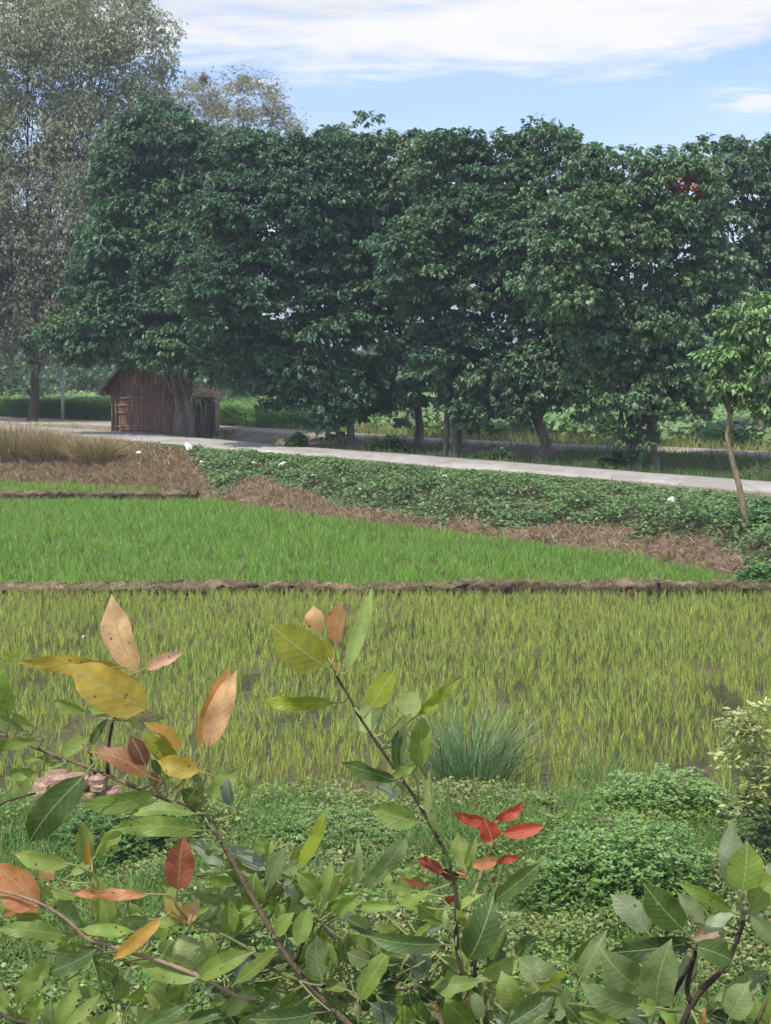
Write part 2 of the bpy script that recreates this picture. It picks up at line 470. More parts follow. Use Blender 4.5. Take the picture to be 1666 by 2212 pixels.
def make_ground():
    xs = np.concatenate([-np.geomspace(1500, 27, 14), np.arange(-26, 26.01, 0.22), np.geomspace(27, 1500, 14)])
    ys = np.concatenate([[-400, -150, -50, -15, -4, 1, 4, 6, 7.5], np.arange(8, 80, 0.22), np.geomspace(81, 3000, 24)])
    X, Y = np.meshgrid(xs, ys)
    Z = height(X, Y)
    nx = len(xs); ny = len(ys)
    i = (np.arange(ny - 1)[:, None] * nx + np.arange(nx - 1)[None]).ravel()
    Fc = np.stack([i, i + 1, i + nx + 1, i + nx], 1)
    T = cT(X); N = cN(X); Fa = cF(X); G = np.maximum(cG(X), Fa + .3); G2 = np.maximum(cG2(X), G + 1.5)
    C = np.zeros(X.shape + (3,))
    C[:] = (0.105, 0.098, 0.045)                               # paddy mud
    C[Y < padend(X)] = (0.045, 0.055, 0.022)
    s = (Y - T) / (N - T)
    bank = (s > 0) & (s <= 1)
    dry = bank & (s < sdry(X, Y))
    C[bank] = (0.07, 0.075, 0.035); C[dry] = (0.2, 0.145, 0.1)
    C[(s > .93) & (Y < N + 3)] = (0.28, 0.24, 0.18)
    mid = (Y > Fa) & (Y < G)
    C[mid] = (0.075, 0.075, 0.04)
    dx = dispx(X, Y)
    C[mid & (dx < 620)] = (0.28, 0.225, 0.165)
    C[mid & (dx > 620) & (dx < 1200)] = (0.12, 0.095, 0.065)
    C[Y > G - .3] = (0.25, 0.21, 0.14)
    C[Y > G2 + 1.5] = (0.12, 0.15, 0.06)
    me = npmesh('ground', np.stack([X, Y, Z], -1).reshape(-1, 3), [Fc], C.reshape(-1, 3))
    tag(link('ground', me, M_ground, smooth=True), 'soil under the paddies, bank and crop fields', kind='structure')


make_ground()


def strip(name, lo, hi, z, mat, x0, x1, n, label, wob=0.3, crown=0.03):
    xs = np.linspace(x0, x1, n); V = []; k = 5
    a = lo(xs) + wob * (vn(xs * 0.9, xs * 0, 51) - .5); b = hi(xs) + wob * (vn(xs * 1.1, xs * 0, 52) - .5)
    for j in range(k):
        t = j / (k - 1)
        V.append(np.stack([xs, a + (b - a) * t, z + 0 * xs + crown * math.sin(math.pi * t)], 1))
    V.append(np.stack([xs, b + .05, z - .12 + 0 * xs], 1))
    V.insert(0, np.stack([xs, a - .05, z - .12 + 0 * xs], 1)); k += 2
    V = np.stack(V, 1).reshape(-1, 3)
    i = (np.arange(n - 1)[:, None] * k + np.arange(k - 1)[None]).ravel()
    me = npmesh(name, V, [np.stack([i, i + k, i + k + 1, i + 1], 1)])
    return tag(link(name, me, mat, smooth=True), label, kind='structure')


strip('road', cN, cF, ROADZ + 0.03, M_road, -40, 24, 260, 'pale narrow paved road crossing behind the bank')
strip('dirt_path', lambda x: np.maximum(cG(x), cF(x) + .3) + .1, lambda x: np.maximum(cG2(x), cG(x) + 1.4), ROADZ + 0.02, M_dirt, -60, 45, 260, 'sandy track running behind the row of trees')


def make_water():
    b = Bag()
    for (x0, x1, y0, y1) in ((-14, 14, 12.6, 26.5), (-30, 16, 25.6, 50)):
        xs = np.linspace(x0, x1, 3)
        b.add(np.array([[x0, y0, 0.0], [x1, y0, 0.0], [x1, y1, 0.0], [x0, y1, 0.0]]), np.array([[0, 1, 2, 3]]), (1, 1, 1))
        break
    o = b.build('paddy_water', M_water)
    tag(o, 'shallow muddy water standing between the rice tufts of the near paddy', kind='structure')


make_water()


def make_bund(name, p0, p1, hgt, hw, label, seed):
    n = int(abs(p1[0] - p0[0]) / 0.045); t = np.linspace(0, 1, n)
    cx = p0[0] + (p1[0] - p0[0]) * t; cy = p0[1] + (p1[1] - p0[1]) * t + 0.3 * (vn(cx * .35, cx * 0, seed) - .5)
    prof = [(-1.3, -0.1), (-1.08, .15), (-1.0, .45), (-.92, .8), (-.7, .98), (-.35, 1.05), (0, 1.08), (.4, 1.0), (.8, .8), (1.1, .3), (1.3, -0.1)]
    V = []; C = []
    for j, (a, h) in enumerate(prof):
        q = vn(cx * 8, cx * 0 + j * 1.7, seed + 1); q2 = vn(cx * 1.3, cx * 0 + j * .3, seed + 2); q3 = vn(cx * 19, cx * 0 + j * 2.1, seed + 3)
        e = 0 if j in (0, len(prof) - 1) else 1
        V.append(np.stack([cx + .04 * (q3 - .5), cy + a * hw * (.8 + .4 * q2) + .16 * (q - .5) + .07 * (q3 - .5), hgt * h * (.65 + .7 * q2) + e * (.11 * (q - .5) + .05 * (q3 - .5))], 1))
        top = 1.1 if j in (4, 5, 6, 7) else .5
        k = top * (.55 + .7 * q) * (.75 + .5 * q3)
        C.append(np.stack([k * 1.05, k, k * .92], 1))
    k = len(prof)
    V = np.stack(V, 1).reshape(-1, 3); C = np.stack(C, 1).reshape(-1, 3)
    i = (np.arange(n - 1)[:, None] * k + np.arange(k - 1)[None]).ravel()
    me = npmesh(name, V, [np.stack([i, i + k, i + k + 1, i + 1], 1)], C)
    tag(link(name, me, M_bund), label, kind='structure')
    # straw and short weeds on the crest
    m = int(n * 26); u = rng.random(m)
    x = p0[0] + (p1[0] - p0[0]) * u; y = p0[1] + (p1[1] - p0[1]) * u + 0.3 * (vn(x * .35, x * 0, seed) - .5) + rng.uniform(-hw, hw * 1.2, m)
    tl = rng.normal(0, .7, (m, 2)); tl[:, 1] -= .3
    Cb = jit((.34, .27, .17), m, .35); g = vn(x * .8, x * 0, seed + 5) + rng.uniform(-.3, .3, m) > .55; Cb[g] = jit((.26, .3, .11), g.sum(), .3)
    Vb, Fb, Cc = blades(np.stack([x, y, np.full(m, hgt * .78)], 1), np.concatenate([tl, np.full((m, 1), .5)], 1), rng.uniform(.05, .17, m), .013, Cb, np.concatenate([tl * .5, -np.full((m, 1), .3)], 1), 1)
    b = Bag(); b.add(Vb, Fb, Cc); tag(b.build('bund_grass', M_dry), 'dry and green tufts along the crest of the ' + label.split(' bund')[0] + ' bund', kind='stuff')


make_bund('bund', (-12, 24.5), (7.6, 24.75), 0.16, 0.28, 'low crumbling mud bund between the yellow green and the bright green paddy', 61)
make_bund('bund', (-24, 41.1), (-5.4, 40.7), 0.2, 0.25, 'low mud bund before the far left paddy strip', 71)


# ---- air
def make_haze():
    b = Bag(); b.box((0, 990, 19), (1480, 1040, 20.5)); o = b.build('haze', None)
    m = bpy.data.materials.new('haze_air'); m.use_nodes = True; nt = m.node_tree; nt.nodes.clear()
    out = nd(nt, 'ShaderNodeOutputMaterial'); v = nd(nt, 'ShaderNodeVolumePrincipled')
    v.inputs['Color'].default_value = (.74, .88, 1, 1); v.inputs['Density'].default_value = HAZE; v.inputs['Anisotropy'].default_value = .2
    nt.links.new(v.outputs[0], out.inputs['Volume']); o.data.materials.append(m)
    tag(o, 'thin blue air haze', kind='stuff')


HAZE = .0010
make_haze()


# ---- rice
def rice(name, pts, hgt, nb, cols, w, label, seg, lean=.3):
    n = len(pts)
    P = np.repeat(pts, nb, 0)
    m = len(P)
    base = np.zeros((m, 3)); base[:, :2] = P + rng.normal(0, .014, (m, 2)); base[:, 2] = np.maximum(height(base[:, 0], base[:, 1]) - .01, -0.02)
    tilt = rng.normal(0, lean, (m, 2)); D = np.concatenate([tilt * .5, np.ones((m, 1))], 1)
    bend = np.concatenate([tilt * .8, np.zeros((m, 1))], 1)
    L = hgt * rng.uniform(.55, 1.15, m) * np.repeat(.75 + .5 * fb(pts[:, 0] * .9, pts[:, 1] * .9, 91), nb)
    k = fb(P[:, 0] * .5, P[:, 1] * .5, 95)[:, None]
    C = cols[0] * (1 - k) + cols[1] * k
    C = C * rng.uniform(.5, 1.4, (m, 1)) * (1 + rng.uniform(-.08, .08, (m, 3)))
    V, Fs, Cc = blades(base, D, L, w, C, bend, seg)
    b = Bag(); b.add(V, Fs, Cc)
    return tag(b.build(name, M_grass), label, kind='stuff')


def scatter(x0, x1, y0, y1, n, keep):
    X = rng.uniform(x0, x1, n); Y = rng.uniform(y0, y1, n)
    k = keep(X, Y); return np.stack([X[k], Y[k]], 1)


def frust(X, Y, m=60): d = dispx(X, Y); return (d > -m) & (d < 1666 + m)


# rows, roughly planted, for the near paddy
gy = np.arange(12.4, 24.25, 0.145); gx = np.arange(-8, 8, 0.105)
GX, GY = np.meshgrid(gx, gy); GX = GX + rng.normal(0, .032, GX.shape); GY = GY + rng.normal(0, .03, GY.shape)
GX = GX.ravel(); GY = GY.ravel()
bare = fb(GX * 1.3, GY * .75, 101) + .03 * ss(17, 13.5, GY)
k = frust(GX, GY) & (GY > padend(GX) - .15) & (rng.random(len(GX)) < 1.1 - ss(.58, .78, bare) * .7)
k &= puddle(GX, GY) < .03
near_pts = np.stack([GX[k], GY[k]], 1)
rice('rice', near_pts, .2, 8, (np.array((.42, .47, .115)), np.array((.34, .43, .11))), .0085, 'thin yellow green rice tufts standing in the near paddy', 2, .15)
mp = scatter(-13, 11, 24.6, 39.8, 26000, lambda X, Y: frust(X, Y) & (Y > 24.85) & (Y < cT(X) - .12) & (Y < 39.5))
rice('rice', mp, .22, 7, (np.array((.27, .44, .09)), np.array((.21, .37, .085))), .02, 'dense bright green rice filling the middle paddy', 1, .25)
mp = scatter(-20, -4, 41, 49, 6000, lambda X, Y: frust(X, Y) & (Y > 41.3) & (Y < cT(X) - .1))
rice('rice', mp, .2, 7, (np.array((.31, .45, .1)), np.array((.25, .4, .09))), .025, 'strip of bright rice on the far left beyond the second bund', 1, .25)


# ---- bank: creeping green vines above, dry straw below
def bankveg():
    n = 150000
    X = rng.uniform(-14, 13, n); Y = rng.uniform(26, 60, n)
    T = cT(X); N = cN(X); s = (Y - T) / (N - T)
    k = frust(X, Y) & (s > .02) & (s < .95 - .04 * rng.random(n))
    X, Y, s = X[k], Y[k], s[k]
    sd = sdry(X, Y)
    g = s > sd - .02
    gx, gy, gs = X[g], Y[g], s[g]
    dens = fb(gx * 1.1, gy * .9, 41)
    kk = rng.random(len(gx)) < np.clip(1.25 - (dens < .42) * .55 - ss(.86, .95, gs) * .5, 0, 1)
    gx, gy, gs, dens = gx[kk], gy[kk], gs[kk], dens[kk]
    lump = ss(.34, .72, dens) * .52 * ss(.93, .5, gs) * ss(-.02, .12, gs - sdry(gx, gy)) + .05
    P = np.repeat(np.stack([gx, gy, height(gx, gy)], 1), 2, 0); m = len(P)
    hh = np.repeat(lump, 2) * rng.uniform(.45, 1.0, m)
    P[:, :2] += rng.normal(0, .07, (m, 2)); P[:, 2] += hh
    a = rng.uniform(0, 2 * np.pi, m)
    D = np.stack([np.cos(a), np.sin(a), rng.uniform(-.5, .35, m)], 1)
    Nn = np.stack([rng.normal(0, .45, m), rng.normal(-.2, .45, m), np.ones(m)], 1)
    C = jit((.135, .225, .08), m, .45, .1)
    yel = rng.random(m) < .1; C[yel] = jit((.17, .24, .07), yel.sum(), .3)
    V, Fc, Cc = cards(P, D, Nn, rng.uniform(.06, .14, m), rng.uniform(.045, .09, m), C)
    b = Bag(); b.add(V, Fc, Cc)
    tag(b.build('creeping_vines', M_tree), 'mass of green creeping vines covering the upper part of the road bank', kind='stuff')
    # straw
    d = ~g | (rng.random(len(X)) < .10)
    dx_, dy_ = X[d], Y[d]
    q = 2
    P = np.repeat(np.stack([dx_, dy_, height(dx_, dy_) - .02], 1), q, 0); m = len(P)
    P[:, :2] += rng.normal(0, .06, (m, 2))
    dd = dispx(P[:, 0], P[:, 1])
    tall = np.where(dd < 430, 1.5, 1.0) * (.6 + .9 * fb(P[:, 0] * 1.2, P[:, 1] * 1.2, 45))
    tilt = np.stack([rng.normal(-.35, .6, m), rng.normal(-.5, .5, m)], 1)
    D = np.concatenate([tilt, np.full((m, 1), .55)], 1)
    C = jit((.37, .27, .19), m, .4, .07)
    gr = rng.random(m) < .04 + .3 * (vn(P[:, 0] * 1.5, P[:, 1] * 1.5, 47) > .72); C[gr] = jit((.2, .24, .09), gr.sum(), .3)
    V, Fs, Cc = blades(P, D, .25 * tall * rng.uniform(.4, 1.2, m), .024, C, np.concatenate([tilt * .5, -np.full((m, 1), .15)], 1), 2)
    b = Bag(); b.add(V, Fs, Cc)
    tag(b.build('dry_grass', M_dry), 'dead brown grass and straw lying on the lower part of the road bank', kind='stuff')


bankveg()


def clump(name, org, n, hgt, spread, w, col, mat, label, cat, lean=.5, seg=2, droop=.35, group=None, rx=None):
    org = np.asarray(org, float)
    a = rng.uniform(0, 2 * np.pi, n); r = np.sqrt(rng.random(n)) * spread
    P = np.stack([np.cos(a) * r * (rx or 1), np.sin(a) * r, np.zeros(n) - .03], 1) + org
    out = np.stack([np.cos(a), np.sin(a) * .8], 1) * (rng.uniform(.05, 1.25, n) ** 1.3 * lean)[:, None] + rng.normal(0, .13, (n, 2))
    D = np.concatenate([out * .6, np.ones((n, 1))], 1)
    bend = np.concatenate([out * .9, -np.abs(rng.normal(0, droop, (n, 1))) * np.linalg.norm(out, axis=1, keepdims=True)], 1)
    C = jit(col, n, .45, .1); tan = rng.random(n) < .1; C[tan] = jit((.36, .33, .18), tan.sum(), .3)
    V, Fs, Cc = blades(P, D, hgt * rng.uniform(.45, 1.05, n), w, C, bend, seg)
    b = Bag(); b.add(V, Fs, Cc)
    return tag(b.build(name, mat, org=org), label, cat, group)


for (x, y, Y, h, sp, lab) in ((35, 985, 50.0, 1.55, .9, 'tall clump of bleached dry grass at the left edge below the road'),
                              (112, 995, 49.2, 1.3, .6, 'tall dry grass clump just right of the leftmost one on the bank'),
                              (205, 1008, 48.0, 1.1, .6, 'shorter greenish dry grass clump on the brown bank below the hut')):
    p = PT(x, y, Y); p[2] = height(p[0], p[1])
    clump('dry_grass_clump', p, 3200, h, sp, .022, (.40, .32, .2), M_dry, lab, 'grass clump', .75, 2, .3, 'dry grass clumps on the bank')

# short grass on road edges, in the dip and behind the track
def verge():
    def put(keep, n, hgt, col, w, name, label, x0=-24, x1=22, y0=30, y1=76, mat=M_grass, seg=1):
        P = scatter(x0, x1, y0, y1, n, lambda X, Y: frust(X, Y) & keep(X, Y))
        m = len(P); P3 = np.concatenate([P, (height(P[:, 0], P[:, 1]) - .02)[:, None]], 1)
        tilt = rng.normal(0, .4, (m, 2)); D = np.concatenate([tilt, np.ones((m, 1))], 1)
        k = fb(P[:, 0] * .6, P[:, 1] * .6, 77)[:, None]
        C = (np.array(col[0]) * (1 - k) + np.array(col[1]) * k) * rng.uniform(.65, 1.35, (m, 1))
        V, Fs, Cc = blades(P3, D, hgt * rng.uniform(.5, 1.2, m), w, C, np.concatenate([tilt * .5, np.zeros((m, 1))], 1), seg)
        b = Bag(); b.add(V, Fs, Cc); tag(b.build(name, mat), label, kind='stuff')
    put(lambda X, Y: (Y > cN(X) - 1.5) & (Y < cN(X) - .12) & (fb(X * 1.2, Y * 1.2, 5) > .42), 26000, .14, ((.2, .3, .08), (.3, .28, .12)), .03, 'verge_grass', 'short grass along the near edge of the paved road')
    put(lambda X, Y: (Y > cF(X) + .15) & (Y < np.maximum(cG(X), cF(X) + .3) - .1) & ((dispx(X, Y) > 640) | (fb(X * .8, Y * .8, 6) > .58)) & ((dispx(X, Y) > 1250) | (fb(X, Y, 7) > .45)),
        150000, .34, ((.085, .16, .05), (.15, .2, .07)), .04, 'ditch_grass', 'grass growing in the dip between road and track under the trees')
    put(lambda X, Y: (Y > cG2(X) + .1) & (Y < cG2(X) + 6), 70000, .5, ((.32, .3, .13), (.2, .27, .09)), .05, 'verge_grass', 'yellowing rough grass along the far side of the track', y0=46, y1=82)


verge()


# ---- crops beyond
def maize(x0, x1, Ya, Yb, n, label, hgt=1.1):
    X = rng.uniform(0, 1, n); Y = rng.uniform(Ya, Yb, n); X = ((x0 + (x1 - x0) * X) - CX) / F * Y
    Y = np.maximum(Y, cG2(X) + .5)
    nb = 12; P = np.repeat(np.stack([X, Y, height(X, Y)], 1), nb, 0); m = len(P)
    a = rng.uniform(0, 2 * np.pi, m); hl = rng.uniform(.0, .75, m) * hgt
    P[:, 2] += hl
    o = np.stack([np.cos(a), np.sin(a)], 1)
    D = np.concatenate([o * .5, np.ones((m, 1))], 1)
    C = jit((.2, .32, .13), m, .35, .07)
    V, Fs, Cc = blades(P, D, rng.uniform(.35, .6, m) * hgt / 1.1, .07, C, np.concatenate([o * .9, -np.full((m, 1), .35)], 1), 2)
    b = Bag(); b.add(V, Fs, Cc); tag(b.build('maize_crop', M_grass), label, kind='stuff')


maize(-60, 250, 69, 82, 1500, 'dense leafy maize beyond the track left of the hut')
maize(450, 700, 64, 78, 1500, 'dense leafy maize beyond the track right of the hut')


def broadcrop():
    n = 26000
    Y = 50 + 50 * rng.random(n) ** 1.6; X = ((-40 + 1780 * rng.random(n)) - CX) / F * Y
    k = (Y > cG2(X) + 3.5) & ((dispx(X, Y) > 680) | (Y > 80)); X, Y = X[k], Y[k]; n = len(X)
    h = .35 + .9 * fb(X * .5, Y * .5, 81)
    P = np.repeat(np.stack([X, Y, height(X, Y)], 1), 3, 0); m = len(P)
    P[:, :2] += rng.normal(0, .2, (m, 2)); P[:, 2] += np.repeat(h, 3) * rng.uniform(.3, 1, m)
    a = rng.uniform(0, 2 * np.pi, m)
    C = jit((.19, .31, .11), m, .3, .08)
    V, Fc, Cc = cards(P, np.stack([np.cos(a), np.sin(a), rng.uniform(-.8, .2, m)], 1), np.stack([rng.normal(0, .4, m), rng.normal(-.3, .4, m), np.ones(m)], 1),
                      rng.uniform(.22, .42, m), rng.uniform(.14, .3, m), C)
    b = Bag(); b.add(V, Fc, Cc); tag(b.build('leafy_crop', M_tree), 'broad leaved green crop in the field beyond the track', kind='stuff')


broadcrop()


def farwood():
    b = Bag()
    for i in range(110):
        Y = rng.uniform(120, 330) if i > 40 else rng.uniform(92, 120)
        X = (rng.uniform(-250, 1900) - CX) / F * Y
        R = rng.uniform(2.4, 4.2) if Y < 120 else rng.uniform(3, 7)
        c = np.array([X, Y, .7 + R * .45]); m = 480
        v = nrmz(rng.normal(0, 1, (m, 3))) * rng.uniform(.6, 1, (m, 1)) * np.array([R, R, R * .6])
        Cc = jit((.07, .13, .05), m, .35, .08)
        V, Fc, C2 = cards(c + v, rng.normal(0, 1, (m, 3)) + [0, 0, -.5], nrmz(v) + [0, 0, .6], R * .15, R * .1, Cc)
        b.add(V, Fc, C2)
    tag(b.build('distant_trees', M_tree), 'far line of trees and scrub closing the fields on the horizon', kind='stuff')


farwood()


# ---- near bank ground cover
def nearcover():
    n = 44000
    Y = 6.8 + 6.4 * rng.random(n); X = (rng.uniform(-60, 1730, n) - CX) / F * Y
    k = Y < padend(X) + .1 * rng.random(n); X, Y = X[k], Y[k]; n = len(X)
    f = fb(X * 1.1 + 9, Y * 1.1, 111)
    h = .02 + .24 * ss(.35, .75, f)
    P = np.repeat(np.stack([X, Y, height(X, Y)], 1), 3, 0); m = len(P)
    P[:, :2] += rng.normal(0, .03, (m, 2)); P[:, 2] += np.repeat(h, 3) * rng.uniform(.1, 1.1, m)
    a = rng.uniform(0, 2 * np.pi, m)
    base = np.where(np.repeat(vn(X * .8, Y * .8, 113), 3)[:, None] > .5, np.array([[.165, .265, .055]]), np.array([[.21, .27, .075]]))
    C = base * rng.uniform(.5, 1.4, (m, 1)) * (1 + rng.uniform(-.12, .12, (m, 3)))
    dd = rng.random(m) < .05 + .25 * np.repeat(vn(X * 2.1, Y * 2.1, 119) > .75, 3); C[dd] = jit((.28, .22, .12), dd.sum(), .4)
    V, Fc, Cc = cards(P, np.stack([np.cos(a), np.sin(a), rng.uniform(-.3, .9, m)], 1), np.stack([rng.normal(0, .6, m), rng.normal(-.3, .6, m), np.ones(m)], 1),
                      rng.uniform(.025, .06, m), rng.uniform(.012, .03, m), C)
    b = Bag(); b.add(V, Fc, Cc)
    tag(b.build('weed_cover', M_tree), 'low small leaved weeds covering the near bank of the paddy', kind='stuff')
    n = 60000
    Y = 6.8 + 6.5 * rng.random(n); X = (rng.uniform(-60, 1730, n) - CX) / F * Y
    k = (Y < padend(X) + .25 * rng.random(n)) & (fb(X * .8, Y * .8, 117) > .40); X, Y = X[k], Y[k]; n = len(X)
    P = np.stack([X, Y, height(X, Y)], 1); t = rng.normal(0, .45, (n, 2))
    C = jit((.15, .27, .075), n, .35, .1); br = rng.random(n) < .08; C[br] = jit((.3, .24, .12), br.sum(), .3)
    V, Fs, Cc = blades(P, np.concatenate([t * .5, np.ones((n, 1))], 1), rng.uniform(.08, .26, n), .007, C, np.concatenate([t, np.zeros((n, 1))], 1), 2)
    b = Bag(); b.add(V, Fs, Cc)
    tag(b.build('bank_grass', M_grass), 'green grass blades among the weeds on the near bank', kind='stuff')


nearcover()

p = PT(1010, 1740, 13.3); p[2] = height(p[0], p[1])
clump('sedge_clump', p, 620, .98, .26, .011, (.17, .27, .14), M_grass, 'big tuft of dark blue green grass at the paddy edge behind the central twig', 'grass clump', .55, 2, .2, rx=1.3)
for (x, y, Y, h, lab) in ((1300, 1740, 13.3, .5, 'small thin grass tuft at the paddy edge right of the big tuft'),
                          (1480, 1990, 10.2, .55, 'upright pale green grass tuft behind the large right hand leaves'),
                          (1385, 1760, 12.9, .4, 'short grass tuft between weeds near the white water glints')):
    p = PT(x, y, Y); p[2] = height(p[0], p[1])
    clump('grass_tuft', p, 220, h, .17, .008, (.2, .32, .1), M_grass, lab, 'grass tuft', .5, 2, .2, 'grass tufts on the near bank')


def bush(name, c, R, n, lsize, col, label, cat, col2=None, parent_stems=6, up=.5, shell=.55, spots=None, mat=None):
    """low bush: leaves in rosettes over an irregular dome, with stems"""
    c = np.asarray(c, float); R = np.asarray(R, float)
    root = empty(name, c); tag(root, label, cat, {'weed_mound': 'weed mounds on the near bank', 'shrub': 'small shrubs by the road'}.get(name))
    v = nrmz(rng.normal(0, 1, (n, 3))); v[:, 2] = np.abs(v[:, 2]) * 1.0 - .12
    w = v * (shell + (1 - shell) * rng.random((n, 1)) ** .6) * (0.55 + .35 * vn(np.arctan2(v[:, 1], v[:, 0]) * 2.2 + 9, v[:, 2] * 3, 131)[:, None] + .38 * vn(np.arctan2(v[:, 1], v[:, 0]) * 6.5 + 9, v[:, 2] * 8, 133)[:, None])
    P = w * R
    q = 5; P = np.repeat(P, q, 0); m = len(P)
    a = rng.uniform(0, 2 * np.pi, m)
    D = np.stack([np.cos(a), np.sin(a), rng.uniform(-.4, 1.0, m) * up], 1) + np.repeat(v, q, 0) * .5
    C = jit(col, m, .35, .09)
    if col2 is not None:
        kk = (np.repeat(w[:, 2], q) > .5) & (rng.random(m) < .7); C[kk] = jit(col2, kk.sum(), .2)
    V, Fc, Cc = cards(P, D, np.stack([rng.normal(0, .4, m), rng.normal(-.3, .4, m), np.ones(m)], 1), lsize * rng.uniform(.7, 1.3, m), lsize * .45 * rng.uniform(.7, 1.2, m), C)
    b = Bag(); b.add(V, Fc, Cc); b.build('foliage', mat or M_tree, root)
    b = Bag()
    for i in range(parent_stems):
        a = rng.uniform(0, 6.28); t = np.array([math.cos(a) * .4, math.sin(a) * .4, .5]) * R
        b.tube([np.array([0, 0, -.05]), t * .5 + [0, 0, .1 * R[2]], t], [R[0] * .02, R[0] * .014, R[0] * .005], 5, (.7, .75, .5))
    b.build('stem', M_bark, root)
    return root


def bushpx(name, x, y, Y, rx, rz, n, ls, col, label, cat='bush', **kw):
    p = PT(x, y, Y); p[2] = height(p[0], p[1]) - .02
    m = Y / F
    return bush(name, p, (rx * m, rx * m * .8, rz * m), n, ls, col, label, cat, **kw)


bushpx('weed_mound', 1350, 2090, 10.0, 270, 240, 5200, .042, (.135, .24, .055), 'large rounded mound of leafy weeds below the red leaves at centre right', col2=(.2, .34, .1))
bushpx('weed_mound', 1430, 1830, 11.9, 190, 120, 2200, .042, (.18, .29, .065), 'low light green weed mound at the paddy edge right of the red leaves', col2=(.23, .36, .12))
bushpx('weed_mound', 1150, 1820, 12.4, 90, 50, 800, .035, (.17, .28, .06), 'small patch of round leaved weeds directly above the red leaves')
bushpx('weed_mound', 260, 1900, 11.2, 190, 110, 2600, .04, (.11, .2, .05), 'dark green weed mound below the reddish stones at lower left')
bushpx('weed_mound', 720, 1900, 11.5, 230, 60, 2000, .032, (.18, .29, .08), 'low soft green weed patch behind the middle of the branches')


def stone_heap():
    p = PT(150, 1800, 12.3); p[2] = height(p[0], p[1])
    root = empty('stone_heap', p); tag(root, 'low heap of layered reddish brown stones in the weeds at lower left', 'stones')
    for j, (w, zz) in enumerate(((.40, .05), (.36, .13), (.32, .2), (.24, .26))):
        x = -w
        while x < w:
            l = random.uniform(.12, .24)
            me = bpy.data.meshes.new('stone'); bm = bmesh.new()
            bmesh.ops.create_cube(bm, size=1.0)
            bmesh.ops.bevel(bm, geom=bm.edges[:], offset=.16, segments=1, affect='EDGES')
            for v in bm.verts:
                v.co = Vector((v.co.x * l * .96, v.co.y * .22, v.co.z * .075)) + Vector([random.uniform(-.012, .012) for _ in range(3)])
            bm.to_mesh(me); bm.free()
            a = me.attributes.new('Col', 'FLOAT_COLOR', 'POINT'); k = random.uniform(.8, 1.2)
            a.data.foreach_set('color', [k, k, k, 1] * len(me.vertices))
            o = link('stone', me, M_stone, root); o.location = (x + l / 2, random.uniform(-.05, .05) + j * .03, zz); o.rotation_euler = (random.uniform(-.1, .1), random.uniform(-.08, .08), random.uniform(-.15, .15))
            x += l
    return root


stone_heap()


# ---- litter
def scrap(x, y, z, sz, label, mat=None, grp='scraps of white litter on the bank', stretch=1.4, col=None):
    p = GP(x, y, z)
    p[2] = height(p[0], p[1]) + sz * .7 + .22 * (z > .05)
    me = bpy.data.meshes.new('litter'); bm = bmesh.new()
    sz = sz * .95
    bmesh.ops.create_icosphere(bm, subdivisions=2, radius=1)
    q = random.uniform(0, 9)
    for v in bm.verts:
        k = 1 + .35 * math.sin(v.co.x * 5 + q) * math.cos(v.co.y * 6 + q) + random.uniform(-.18, .18)
        v.co = Vector((v.co.x * sz * stretch * k, v.co.y * sz * k, v.co.z * sz * .45 * k))
    bm.to_mesh(me); bm.free()
    o = link('litter', me, mat or M_paper); o.location = p; o.rotation_euler = (random.uniform(-.4, .4), random.uniform(-.5, .5), random.uniform(0, 3))
    tag(o, label, 'litter', grp)


scrap(408, 1001, .45, .13, 'flat white scrap at the right end of the brown straw bank')
scrap(437, 1025, .35, .07, 'small white scrap just below the flat one at the end of the brown straw')
scrap(300, 1004, .45, .10, 'greyish white rag half hidden in the brown straw below the hut', stretch=.8)
scrap(550, 1029, .4, .07, 'leftmost small white scrap among the vines above the paddy corner')
scrap(581, 1016, .45, .09, 'upright white scrap on the vines, the highest of the middle litter', stretch=.9)
scrap(611, 1038, .35, .10, 'yellowish white scrap below the upright one on the vines')
scrap(678, 1074, .12, .08, 'round white scrap on the bare soil above the green paddy')
scrap(740, 1080, .12, .07, 'small white scrap right of the round one on the bare soil')
scrap(961, 1071, .35, .07, 'lone white scrap on the vines at the middle of the bank')
scrap(1447, 1155, .12, .08, 'crumpled grey and white plastic bag on the dry straw at the right')
scrap(180, 1372, .03, .025, 'tiny white speck on the near rice at the left', grp=None, stretch=1)

# ---- concrete post and hut
p0 = PT(136, 858, 72); zt = PT(136, 785, 72)[2]
b = Bag(); gz = height(p0[0], 72.0)
b.box((p0[0], 72, (gz + zt) / 2), (.075, .075, (zt - gz) / 2), (1, 1, 1)); b.box((p0[0], 72, zt + .05), (.1, .1, .05))
tag(b.build('fence_post', M_conc, org=(p0[0], 72, gz)), 'thin whitish concrete post standing in the maize left of the hut', 'post')


